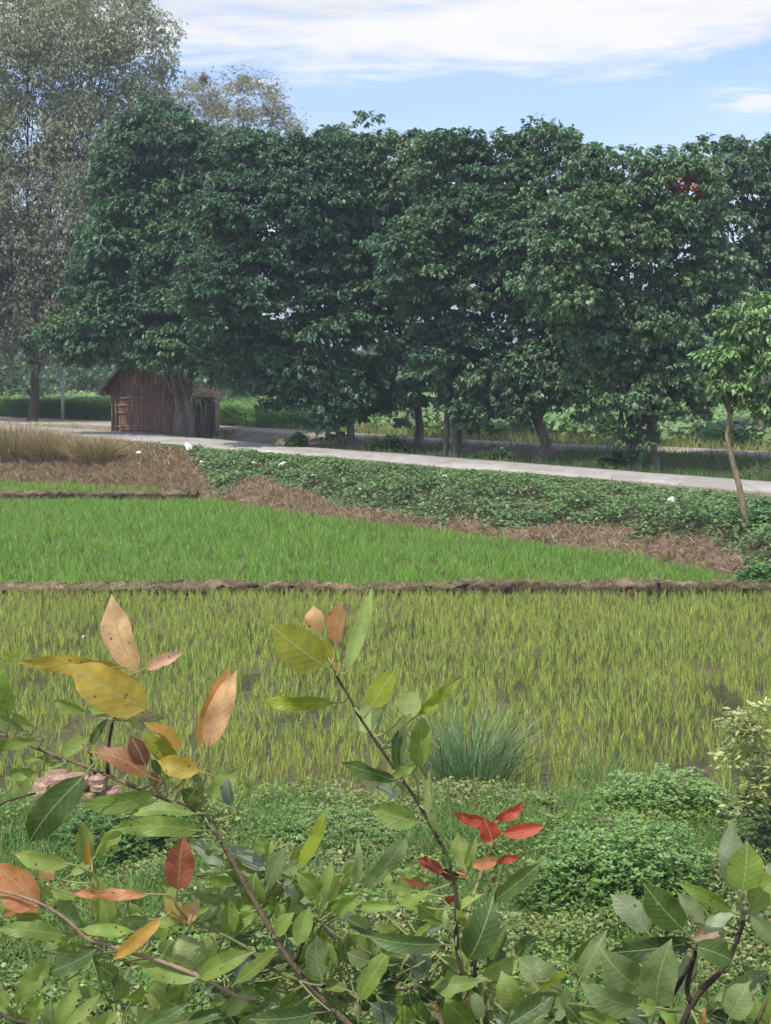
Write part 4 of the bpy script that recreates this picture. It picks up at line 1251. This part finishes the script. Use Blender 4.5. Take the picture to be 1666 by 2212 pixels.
# --- left shrub
s1 = Shrub('fig_shrub', 'foreground shrub at lower left with long brown branch and peach to mustard young leaves', (760, 2300), 2.35)
BR = (.17, .135, .085)
s1.branch([('E', 860, 1530), ('E', 800, 1464), ('E', 640, 1320), ('E', 470, 1130), ('E', 330, 930), ('E', 220, 720), ('E', 100, 520), ('E', 0, 330), ('D', 1370, 160), ('D', 1300, 85), ('A', 1180, 1485), ('A', 1000, 1400), ('A', 830, 1345), ('A', 700, 1280), ('A', 600, 1240), ('A', 400, 1170), ('A', 240, 1110), ('A', 90, 1040), ('A', -80, 1000)], 2.36, .0062, .0024, BR, down=True)
s1.branch([('A', 700, 1275), ('A', 695, 1150), ('A', 715, 1020), ('A', 735, 920)], 2.36, .0035, .0022, (.07, .05, .04))
s1.branch([('A', 620, 1275), ('A', 590, 1210), ('A', 590, 1140)], 2.36, .0028, .002, (.07, .05, .04))
s1.branch([('A', -40, 1490), ('A', 60, 1440), ('A', 230, 1400)], 2.42, .003, .002, (.09, .07, .05))
s1.branch([('E', 200, 1300), ('D', 1530, 1290), ('D', 1340, 1170), ('D', 990, 1035), ('D', 870, 1010), ('D', 700, 950), ('D', 560, 915), ('D', 500, 850), ('D', 430, 780), ('D', 290, 690), ('D', 130, 630), ('D', -40, 590)], 2.30, .0042, .0024, (.3, .21, .14), down=False)
s1.branch([('E', 470, 1180), ('E', 250, 1090), ('E', 180, 990), ('E', 0, 890), ('D', 1230, 790)], 2.33, .004, .002, (.16, .17, .07))
s1.branch([('E', 450, 1060), ('E', 490, 950), ('E', 560, 830), ('E', 600, 790)], 2.34, .0035, .002, (.07, .05, .04))
s1.branch([('E', 780, 970), ('E', 690, 890), ('E', 590, 780), ('E', 480, 660), ('E', 330, 540), ('E', 200, 420), ('E', 20, 310)], 2.42, .005, .003, (.32, .25, .2))
s1.branch([('D', 600, 1010), ('D', 590, 700), ('D', 600, 480)], 2.34, .002, .0015, (.25, .25, .1))
s1.branch([('D', 110, 1480), ('D', 105, 1340)], 2.25, .003, .002, (.12, .12, .05))
s1.branch([('E', 130, 1600), ('D', 420, 1500), ('D', 60, 1440), ('D', -40, 1360)], 2.25, .004, .003, (.10, .08, .05))
A = [  # base, tip, width, colour in zoomed pixels
    (885, 610, 725, 108, 215, 'pe', dict(roll=.2, fold=.5, curl=.05)), (945, 590, 1192, 488, 92, 'pk', dict(roll=.2)),
    (800, 580, 105, 548, 125, 'mu', dict(dY=.03, curl=.1)), (950, 850, 440, 560, 300, 'mu', dict(dY=-.06, roll=.1, curl=.06, fold=.1, shape=.4)),
    (1290, 1085, 1492, 565, 175, 'or', dict(dY=.02, curl=-.02)), (1345, 1100, 1535, 598, 165, 'pe', dict(dY=-.02, roll=.1)),
    (1180, 1120, 930, 940, 95, 'om', dict(dY=.01)), (1150, 1200, 930, 1000, 130, 'oy', dict(dY=.03)), (1290, 1255, 1018, 1185, 155, 'mu', dict(dY=-.03, roll=0)),
    (955, 1285, 580, 1130, 135, 'ru', dict(dY=-.03)), (945, 1225, 845, 1025, 135, 'mb', dict(dY=-.05, roll=.2)), (1010, 1360, 950, 1255, 70, 'ru', {}),
    (55, 900, -50, 470, 200, 'g', dict(roll=.3)), (15, 540, 172, 435, 60, 'lg', {}), (150, 990, -70, 900, 105, 'gg', {}), (200, 960, 20, 870, 60, 'lg', {}),
    (245, 1050, -80, 1120, 85, 'g', dict(dY=-.04)), (550, 870, 350, 792, 80, 'g', {}), (590, 1090, 705, 905, 62, 'dk', {}), (395, 1155, 590, 1028, 105, 'lg', dict(spot=True)),
    (365, 1190, 130, 1192, 48, 'g', {}), (410, 1208, 285, 1240, 32, 'g', {}), (228, 1260, 34, 1300, 98, 'g', dict(roll=.1)),
    (545, 1285, 190, 1722, 235, 'dk', dict(dY=-.08, curl=.16, roll=.1, fold=.15)), (1000, 1395, 500, 1455, 135, 'g', dict(dY=-.05, curl=.14)),
    (800, 840, 915, 1005, 62, 'pg', {}), (765, 830, 572, 850, 120, 'g', dict(dY=.02)), (1160, 1370, 1098, 1265, 95, 'pg', {}),
    (1340, 1465, 1170, 1375, 130, 'dk', {}), (1310, 1395, 1235, 1250, 65, 'gg', {}), (1345, 1420, 1562, 1238, 135, 'lg', dict(spot=True)), (1500, 1480, 1470, 1290, 90, 'sl', {}),
    (1075, 1360, 1040, 1180, 45, 'g', {}), (1040, 1280, 980, 1180, 70, 'dk', {}), (1560, 1440, 1620, 1250, 60, 'lg', {})]
for q in A: s1.leaf('A', *q[:6], **q[6])
Dl = [(1295, 210, 720, 205, 140, 'g', dict(dY=-.06, curl=.18, roll=.0)), (1265, 100, 765, 115, 95, 'g', dict(dY=-.02, curl=.12)), (620, 375, 852, 128, 95, 'lg', {}), (545, 395, 530, 148, 125, 'lg', {}),
      (450, 425, 92, 360, 125, 'lg', dict(curl=.14)), (460, 495, 605, 400, 62, 'lg', {}), (590, 500, 580, 260, 50, 'om', {}), (255, 690, -60, 420, 260, 'co', dict(dY=-.02, shape=.3)), (255, 700, 20, 765, 140, 'co', dict(dY=.02)),
      (315, 535, 300, 425, 120, 'pe', dict(shape=.3)), (975, 620, 425, 600, 80, 'co', dict(dY=-.06, roll=.1, curl=.05)), (345, 645, 175, 508, 95, 'lg', {}), (715, 825, 615, 490, 180, 'lg', dict(dY=.02)),
      (500, 835, 375, 650, 135, 'gg', dict(dY=.03)), (1150, 590, 1190, 232, 205, 'pr', dict(dY=-.05, roll=0, fold=.12, shape=.38)), (1195, 805, 1065, 645, 115, 'yt', {}), (1195, 800, 1300, 660, 120, 'pe', {}),
      (1050, 780, 722, 1055, 108, 'om', dict(dY=-.08)), (415, 890, -40, 850, 118, 'g', dict(dY=-.05, curl=.14)), (300, 760, 40, 775, 60, 'g', {}), (530, 850, 885, 865, 90, 'g', dict(dY=-.04, curl=.1)),
      (965, 790, 770, 815, 115, 'gg', dict(dY=.02)), (622, 985, 262, 1140, 125, 'dk', dict(dY=-.04, curl=.12)), (110, 1335, 335, 1018, 155, 'lg', dict(dY=-.1)), (1292, 1165, 875, 1055, 120, 'g', dict(dY=-.05, curl=-.1)),
      (1292, 1165, 1660, 990, 145, 'g', dict(dY=-.07, curl=.12)), (1275, 1105, 1180, 870, 230, 'pg', dict(dY=.02, roll=.1, shape=.3)), (1275, 1090, 1400, 880, 170, 'pg', dict(dY=.03)), (1060, 1015, 1125, 915, 130, 'gg', {}),
      (1490, 885, 1490, 650, 125, 'g', {}), (1500, 870, 1680, 735, 125, 'g', {}), (165, 1470, 285, 1255, 115, 'g', dict(dY=-.1)), (370, 1475, 505, 1175, 115, 'lg', dict(dY=-.1)), (425, 1480, 655, 1262, 85, 'lg', dict(dY=-.1)),
      (620, 1480, 772, 1375, 90, 'lg', dict(dY=-.1)), (-10, 1340, 190, 1480, 80, 'g', dict(dY=-.1)), (60, 1340, -40, 1240, 90, 'g', dict(dY=-.1)), (920, 1480, 1225, 1325, 110, 'dk', dict(dY=-.06)),
      (1060, 1480, 1290, 1375, 90, 'pg', {}), (1220, 1450, 1505, 1400, 90, 'dk', {}), (1440, 1400, 1640, 1240, 135, 'pg', {}), (1500, 1200, 1680, 1000, 185, 'sl', dict(dY=.03)), (1255, 290, 1475, 445, 100, 'sv', dict(dY=.02)),
      (340, 1480, 330, 1310, 110, 'gg', {}), (690, 790, 820, 700, 60, 'gg', dict(dY=.04)), (1350, 520, 1540, 560, 90, 'g', dict(dY=.03)), (1240, 620, 1560, 590, 40, 'gg', dict(dY=.04)), (1310, 790, 1420, 690, 50, 'pg', {}),
      (1000, 800, 1180, 840, 90, 'g', dict(dY=.02)), (1400, 300, 1330, 360, 80, 'dk', {}), (1620, 600, 1660, 480, 130, 'g', {}), (0, 620, -60, 780, 120, 'g', {}), (400, 600, 560, 640, 60, 'g', dict(dY=.03))]
for q in Dl: s1.leaf('D', *q[:6], **q[6])
El = [(195, 690, 185, 495, 175, 'g', dict(roll=.1, shape=.3)), (275, 570, 402, 305, 112, 'gg', {}), (255, 465, 10, 300, 115, 'sv', dict(dY=.05)), (470, 450, 645, 75, 95, 'yg', dict(dY=-.02)), (600, 620, 452, 478, 145, 'g', dict(roll=.1, shape=.35)),
      (620, 650, 690, 400, 80, 'lg', {}), (580, 705, 815, 500, 120, 'g', {}), (770, 500, 845, 408, 80, 'g', {}), (832, 565, 855, 250, 62, 'pg', {}), (885, 580, 1195, 208, 135, 'gg', dict(dY=.06, spot=True)),
      (690, 735, 880, 605, 120, 'g', dict(dY=-.03)), (470, 945, 545, 700, 135, 'g', dict(dY=-.03)), (325, 890, 445, 738, 105, 'g', {}), (20, 875, 205, 738, 110, 'g', {}), (270, 365, 302, 268, 65, 'g', dict(dY=.04)),
      (620, 1160, 590, 885, 185, 'gg', dict(dY=-.02)), (680, 1120, 690, 930, 90, 'g', {}), (60, 1200, 350, 955, 95, 'g', dict(dY=-.05)), (35, 1140, 225, 1008, 125, 'sl', dict(dY=.02)),
      (590, 1390, 150, 1430, 165, 'dk', dict(dY=-.06, curl=.14)), (330, 1440, 570, 1400, 70, 'sv', dict(dY=.02)), (800, 850, 885, 730, 75, 'sv', {}), (770, 800, 755, 740, 40, 'sv', {}), (630, 1165, 480, 1095, 110, 'dk', {}),
      (470, 430, 360, 480, 90, 'gg', {}), (240, 440, 90, 480, 120, 'gg', dict(dY=.06)), (560, 420, 480, 340, 90, 'sv', dict(dY=.06, spot=True)), (400, 900, 440, 820, 50, 'dk', dict(dY=.04)), (240, 890, 190, 880, 40, 'sv', {}),
      (450, 640, 380, 500, 80, 'sv', dict(dY=.05, spot=True)), (690, 720, 560, 640, 100, 'g', dict(dY=.04)), (260, 1150, 420, 1050, 90, 'dk', dict(dY=.05)), (180, 1220, 420, 1260, 120, 'dk', dict(dY=.06)), (100, 1110, 30, 1280, 80, 'sl', dict(dY=.06)),
      (560, 1300, 420, 1180, 120, 'gg', dict(dY=.06)), (300, 620, 340, 760, 70, 'g', dict(dY=.05)), (120, 560, -20, 640, 130, 'gg', dict(dY=.06)), (720, 1320, 620, 1230, 110, 'gg', dict(dY=.05))]
for q in El: s1.leaf('E', *q[:6], **q[6])
# --- centre shrub
s2 = Shrub('fig_shrub', 'tall green foreground shoot at centre with yellow green and one orange leaf near its tip', (960, 2300), 2.3)
s2.branch([('F', 890, 1760), ('F', 880, 1660), ('F', 830, 1420), ('F', 725, 1330), ('F', 690, 1080), ('F', 705, 800), ('F', 640, 550), ('F', 540, 370), ('F', 440, 190), ('B', 1230, 1430), ('B', 1100, 1250), ('B', 950, 1030), ('B', 850, 880), ('B', 800, 770), ('B', 720, 650), ('B', 690, 560)], 2.3, .0048, .0018, (.07, .075, .035), down=True)
s2.branch([('B', 950, 1010), ('B', 1070, 1160), ('B', 1240, 1260), ('B', 1250, 1440)], 2.34, .002, .0016, (.3, .33, .12))
s2.branch([('F', 815, 1400), ('F', 822, 1220)], 2.32, .004, .003, (.03, .025, .02))
s2.branch([('F', 720, 1330), ('F', 640, 1270), ('F', 560, 1200)], 2.32, .003, .002, (.25, .3, .12))
s2.branch([('F', 910, 1700), ('F', 890, 1500), ('F', 880, 1380)], 2.31, .003, .002, (.2, .24, .1))
s2.branch([('F', 50, 1700), ('F', 48, 1500)], 2.26, .003, .002, (.16, .2, .08))
Bl = [(632, 572, 285, 300, 270, 'oy', dict(dY=-.05, roll=.05, curl=.04, fold=.1, shape=.25)), (606, 350, 568, 180, 135, 'pe', dict(dY=.04, shape=.35)), (712, 430, 757, 155, 130, 'or', dict(dY=-.01)), (790, 592, 948, 62, 112, 'lg', {}),
      (702, 812, 208, 800, 98, 'yg', dict(roll=.2, curl=.04)), (940, 845, 1098, 598, 165, 'yg', dict(dY=-.03)), (1000, 840, 820, 1000, 175, 'pg', dict(dY=.04, shape=.3, roll=0)), (1148, 885, 1245, 740, 170, 'pg', dict(shape=.3, roll=.1)),
      (1238, 892, 1548, 622, 85, 'yg', {}), (1238, 1225, 1275, 885, 155, 'g', dict(wav=.06)), (1112, 1252, 1142, 945, 72, 'dk', {}), (1140, 1200, 1165, 885, 58, 'pg', dict(dY=.03)), (1105, 1315, 735, 1192, 102, 'dk', dict(dY=-.03, curl=.12)),
      (1070, 1298, 1235, 1212, 72, 'g', dict(dY=-.04)), (1110, 1425, 942, 1325, 82, 'sv', {}), (1190, 1405, 1075, 1325, 80, 'gg', {}), (720, 620, 685, 540, 30, 'or', {}), (1060, 1100, 1000, 1110, 30, 'pg', {}), (1090, 1050, 1010, 920, 30, 'lg', dict(dY=.04)),
      (690, 560, 640, 400, 90, 'oy', dict(dY=.02)), (1300, 1480, 1325, 1240, 52, 'pg', {})]
for q in Bl: s2.leaf('B', *q[:6], **q[6])
Fl = [(440, 325, 122, 215, 180, 'g', dict(dY=-.03, roll=.1, curl=.05)), (600, 420, 512, -20, 62, 'pg', {}), (640, 620, 620, 540, 80, 'dk', {}), (755, 640, 705, 390, 130, 'lg', dict(wav=.09)), (775, 640, 832, 415, 72, 'lg', dict(wav=.05)),
      (945, 850, 1270, 583, 140, 'dk', dict(dY=.02, curl=.08)), (780, 1235, 942, 818, 250, 'dk', dict(dY=-.05, roll=.1)), (895, 1235, 1032, 995, 118, 'dk', {}), (612, 985, 430, 862, 150, 'g', dict(roll=.1)),
      (525, 785, 300, 885, 75, 'g', {}), (310, 880, 15, 885, 85, 'g', dict(curl=-.06)), (605, 1135, 85, 1072, 140, 'dk', dict(dY=-.06, curl=.14, roll=.2)), (50, 1505, 275, 1158, 150, 'g', dict(dY=-.07)),
      (850, 1385, 520, 1420, 120, 'g', dict(dY=-.05, curl=.2)), (865, 1345, 1125, 1218, 125, 'lg', dict(dY=-.04)), (1105, 1565, 995, 1308, 195, 'lg', dict(dY=-.05, roll=.1)), (1390, 1445, 1085, 1215, 210, 'gg', dict(spot=True, dY=.02)),
      (1015, 1690, 1365, 1452, 200, 'dk', dict(spot=True, dY=-.1, roll=.1)), (490, 1340, 385, 1195, 190, 'sl', dict(spot=True, dY=.02)), (785, 1680, 620, 1480, 210, 'g', dict(dY=.02)), (860, 1650, 790, 1430, 95, 'gg', dict(dY=-.02)),
      (1240, 1440, 1455, 1278, 42, 'yg', dict(dY=-.08)), (1480, 1260, 1680, 1045, 135, 'dk', dict(dY=.03)), (760, 1000, 700, 900, 70, 'g', {}), (690, 920, 880, 800, 60, 'lg', {}), (650, 1040, 620, 900, 50, 'pg', {}),
      (700, 1330, 600, 1210, 130, 'gg', dict(dY=.05)), (760, 1330, 690, 1100, 120, 'lg', dict(dY=.06)), (600, 1020, 500, 1070, 60, 'sl', {}), (1180, 1480, 1200, 1370, 130, 'lg', dict(dY=-.02)), (940, 1350, 930, 1250, 70, 'g', {}),
      (960, 1560, 930, 1450, 70, 'pg', {}), (1050, 1640, 930, 1580, 80, 'sv', {}), (1480, 1560, 1300, 1500, 130, 'gg', dict(spot=True, dY=.04)), (1150, 1700, 1500, 1610, 70, 'gg', dict(spot=True)), (700, 1400, 560, 1440, 150, 'g', dict(dY=.05)),
      (350, 1250, 400, 1130, 45, 'pg', {}), (900, 1700, 930, 1560, 60, 'lg', {}), (500, 1660, 380, 1440, 210, 'dk', dict(dY=.07)), (300, 1600, 120, 1520, 160, 'sl', dict(dY=.08, spot=True)), (430, 1640, 260, 1560, 170, 'g', dict(dY=.05, spot=True)),
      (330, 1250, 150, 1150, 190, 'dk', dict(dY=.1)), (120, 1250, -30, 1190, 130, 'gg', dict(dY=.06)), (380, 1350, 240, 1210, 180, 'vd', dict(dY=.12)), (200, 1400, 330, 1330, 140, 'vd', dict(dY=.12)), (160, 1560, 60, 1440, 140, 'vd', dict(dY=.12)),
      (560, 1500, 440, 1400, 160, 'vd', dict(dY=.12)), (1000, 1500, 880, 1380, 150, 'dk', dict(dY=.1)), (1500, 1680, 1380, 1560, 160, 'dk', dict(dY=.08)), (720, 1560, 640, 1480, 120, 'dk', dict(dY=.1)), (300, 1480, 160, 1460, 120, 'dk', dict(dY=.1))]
for q in Fl: s2.leaf('F', *q[:6], **q[6])
# --- red shoot
s3 = Shrub('fig_shrub', 'small foreground shoot with bright red young leaves right of the tall green shoot', (1040, 2300), 2.42)
s3.branch([('F', 800, 1720), ('F', 740, 1300), ('F', 760, 960), ('F', 850, 700), ('F', 910, 530), ('F', 950, 430), ('F', 975, 320)], 2.42, .004, .0022, (.36, .36, .16), down=True)
s3.branch([('F', 760, 960), ('F', 600, 860), ('F', 570, 700), ('F', 575, 660)], 2.42, .002, .0015, (.32, .36, .16))
s3.branch([('F', 600, 1720), ('F', 598, 1640), ('F', 585, 1590)], 2.3, .004, .003, (.5, .32, .2))
s3.branch([('F', 905, 545), ('F', 880, 620), ('F', 850, 640)], 2.42, .0018, .0015, (.45, .4, .2))
Rl = [(905, 320, 672, 258, 88, 'rd', dict(curl=.08)), (935, 450, 880, 300, 150, 'rd', dict(shape=.25, roll=0, dY=-.04)), (955, 305, 1155, 185, 82, 'rd', dict(dY=.01)), (1005, 402, 1290, 352, 108, 'rd', dict(roll=0, curl=.06)),
      (795, 600, 985, 560, 90, 'co', dict(dY=-.02)), (960, 590, 1135, 545, 62, 'rd', dict(dY=.01)), (615, 655, 425, 566, 78, 'rd', {}), (712, 690, 585, 650, 95, 'dr', dict(shape=.3, dY=-.02)), (680, 650, 775, 692, 42, 'rd', {}),
      (525, 745, 318, 688, 48, 'pr', {}), (598, 862, 698, 800, 58, 'rd', {}), (600, 1625, 505, 1495, 45, 'pe', {}), (605, 1605, 690, 1510, 45, 'pe', {}), (570, 1640, 425, 1595, 52, 'pe', {}), (580, 720, 440, 690, 22, 'yg', {}),
      (600, 1660, 500, 1666, 30, 'pk', {})]
for q in Rl: s3.leaf('F', *q[:6], **q[6])
# --- right shrub
s4 = Shrub('fig_shrub', 'foreground shrub at lower right with large dull green leaves speckled with pale spots', (1500, 2300), 2.0)
s4.branch([('G', 1060, 1560), ('G', 1110, 1410), ('G', 1200, 1250), ('G', 1370, 1100), ('G', 1430, 960), ('G', 1490, 790)], 2.0, .006, .0035, (.06, .045, .03), down=True)
s4.branch([('G', 1150, 1330), ('G', 1110, 1240), ('G', 1160, 1060), ('G', 1180, 980)], 2.0, .004, .003, (.05, .035, .03))
s4.branch([('G', 900, 1560), ('G', 1010, 1300), ('G', 1100, 1150), ('G', 1180, 1000)], 2.02, .005, .003, (.05, .035, .03), down=True)
s4.branch([('G', 1490, 790), ('G', 1470, 680), ('G', 1460, 600)], 2.0, .003, .002, (.3, .33, .2))
s4.branch([('G', 1430, 940), ('G', 1340, 910), ('G', 1240, 930)], 2.0, .003, .002, (.3, .3, .16))
s4.branch([('G', 890, 1520), ('G', 900, 1400), ('G', 920, 1340)], 1.96, .003, .002, (.3, .34, .2))
s4.branch([('G', 1500, 1600), ('G', 1600, 1400), ('G', 1640, 1300)], 1.98, .004, .003, (.1, .09, .05))
Gl = [(1455, 605, 1408, 132, 200, 'sv', dict(dY=.03, roll=.1, curl=.08)), (1478, 598, 1510, 275, 240, 'g', dict(dY=-.02, roll=0, curl=.03, shape=.3)), (1540, 718, 1730, 500, 210, 'g', dict(dY=-.03, roll=.1)),
      (1412, 735, 1045, 540, 105, 'g', dict(curl=.1)), (1222, 805, 1055, 605, 115, 'sv', dict(dY=.05)), (1090, 845, 838, 550, 235, 'dk', dict(spot=True, dY=-.03, roll=.1)), (860, 865, 620, 618, 175, 'sv', dict(spot=True)),
      (1170, 930, 600, 1000, 165, 'vd', dict(spot=True, dY=-.05, curl=.13, roll=.1)), (920, 1345, 1022, 908, 275, 'gg', dict(dY=-.1, roll=.1, shape=.3)), (810, 1345, 430, 1195, 205, 'gg', dict(spot=True, dY=-.06)), (810, 1210, 560, 970, 275, 'gg', dict(dY=-.03, spot=True, roll=.1)),
      (430, 1170, 605, 850, 130, 'gg', {}), (1310, 815, 1150, 915, 130, 'pb', dict(dY=.04, shape=.3)), (1445, 720, 1210, 905, 95, 'sv', dict(wav=.09)), (1530, 760, 1690, 975, 125, 'gg', {}), (1500, 740, 1600, 740, 60, 'sv', {}),
      (1170, 960, 1420, 1060, 175, 'dk', dict(dY=-.04, roll=.2)), (1160, 975, 1050, 1270, 125, 'sl', dict(spot=True, dY=.03)), (690, 1445, 420, 1385, 150, 'g', dict(wav=.09)), (925, 1355, 805, 1335, 110, 'g', dict(dY=-.12)), (1400, 1420, 1525, 1190, 205, 'gg', dict(spot=True, dY=-.04)),
      (1345, 1340, 1660, 1110, 150, 'gg', dict(spot=True, dY=.04)), (940, 1385, 1060, 1480, 90, 'g', {}), (1240, 1480, 1242, 1345, 36, 'or', dict(dY=-.05)), (600, 1320, 430, 1200, 110, 'g', dict(dY=.04)), (1000, 1500, 1120, 1440, 60, 'g', {}),
      (420, 1440, 330, 1330, 120, 'dk', dict(dY=.05)), (760, 1500, 640, 1380, 130, 'dk', dict(dY=.05)), (1640, 1500, 1560, 1280, 130, 'g', dict(dY=.03)), (1666, 1420, 1700, 1200, 150, 'lg', dict(dY=.0)), (1180, 1500, 1150, 1410, 90, 'dk', dict(dY=.05)),
      (1500, 1560, 1430, 1400, 130, 'dk', dict(dY=.05)), (870, 1480, 700, 1420, 110, 'sl', dict(dY=.06)), (500, 1500, 520, 1400, 100, 'gg', dict(dY=.06)), (1640, 420, 1700, 500, 100, 'sv', dict(dY=.05))]
for q in Gl: s4.leaf('G', *q[:6], **q[6])

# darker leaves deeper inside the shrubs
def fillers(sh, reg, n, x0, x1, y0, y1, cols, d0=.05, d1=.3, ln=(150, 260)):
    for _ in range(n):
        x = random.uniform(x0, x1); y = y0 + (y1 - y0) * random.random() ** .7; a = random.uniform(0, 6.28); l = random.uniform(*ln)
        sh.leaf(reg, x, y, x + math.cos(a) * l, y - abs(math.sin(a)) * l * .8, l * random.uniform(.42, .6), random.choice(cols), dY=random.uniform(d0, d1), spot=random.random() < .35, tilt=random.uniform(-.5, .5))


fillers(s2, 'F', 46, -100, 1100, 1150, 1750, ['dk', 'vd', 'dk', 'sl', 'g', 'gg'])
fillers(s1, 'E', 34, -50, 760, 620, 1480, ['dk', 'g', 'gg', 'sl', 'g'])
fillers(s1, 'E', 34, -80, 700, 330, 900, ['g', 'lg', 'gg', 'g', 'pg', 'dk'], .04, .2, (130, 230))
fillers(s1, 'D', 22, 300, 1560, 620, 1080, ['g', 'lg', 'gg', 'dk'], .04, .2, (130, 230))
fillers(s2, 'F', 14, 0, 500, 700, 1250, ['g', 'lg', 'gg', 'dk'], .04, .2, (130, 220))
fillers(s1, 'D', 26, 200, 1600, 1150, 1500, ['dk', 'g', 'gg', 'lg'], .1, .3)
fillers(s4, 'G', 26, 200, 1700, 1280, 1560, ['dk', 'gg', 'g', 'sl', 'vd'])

# grey sheet lying on the near bank under the right shrub
p = PT(1530, 2185, 9.3); p[2] = height(p[0], p[1]) + .25
b = Bag(); R = Matrix.Rotation(-.5, 3, 'Z') @ Matrix.Rotation(.25, 3, 'X')
b.box((0, 0, 0), (.38, .16, .015), (1, 1, 1), R); b.box((.1, .2, -.06), (.3, .12, .015), (1, 1, 1), R)
tag(b.build('grey_board', M_slab, org=p), 'grey board lying on the weeds at the bottom right behind the big leaves', 'board')
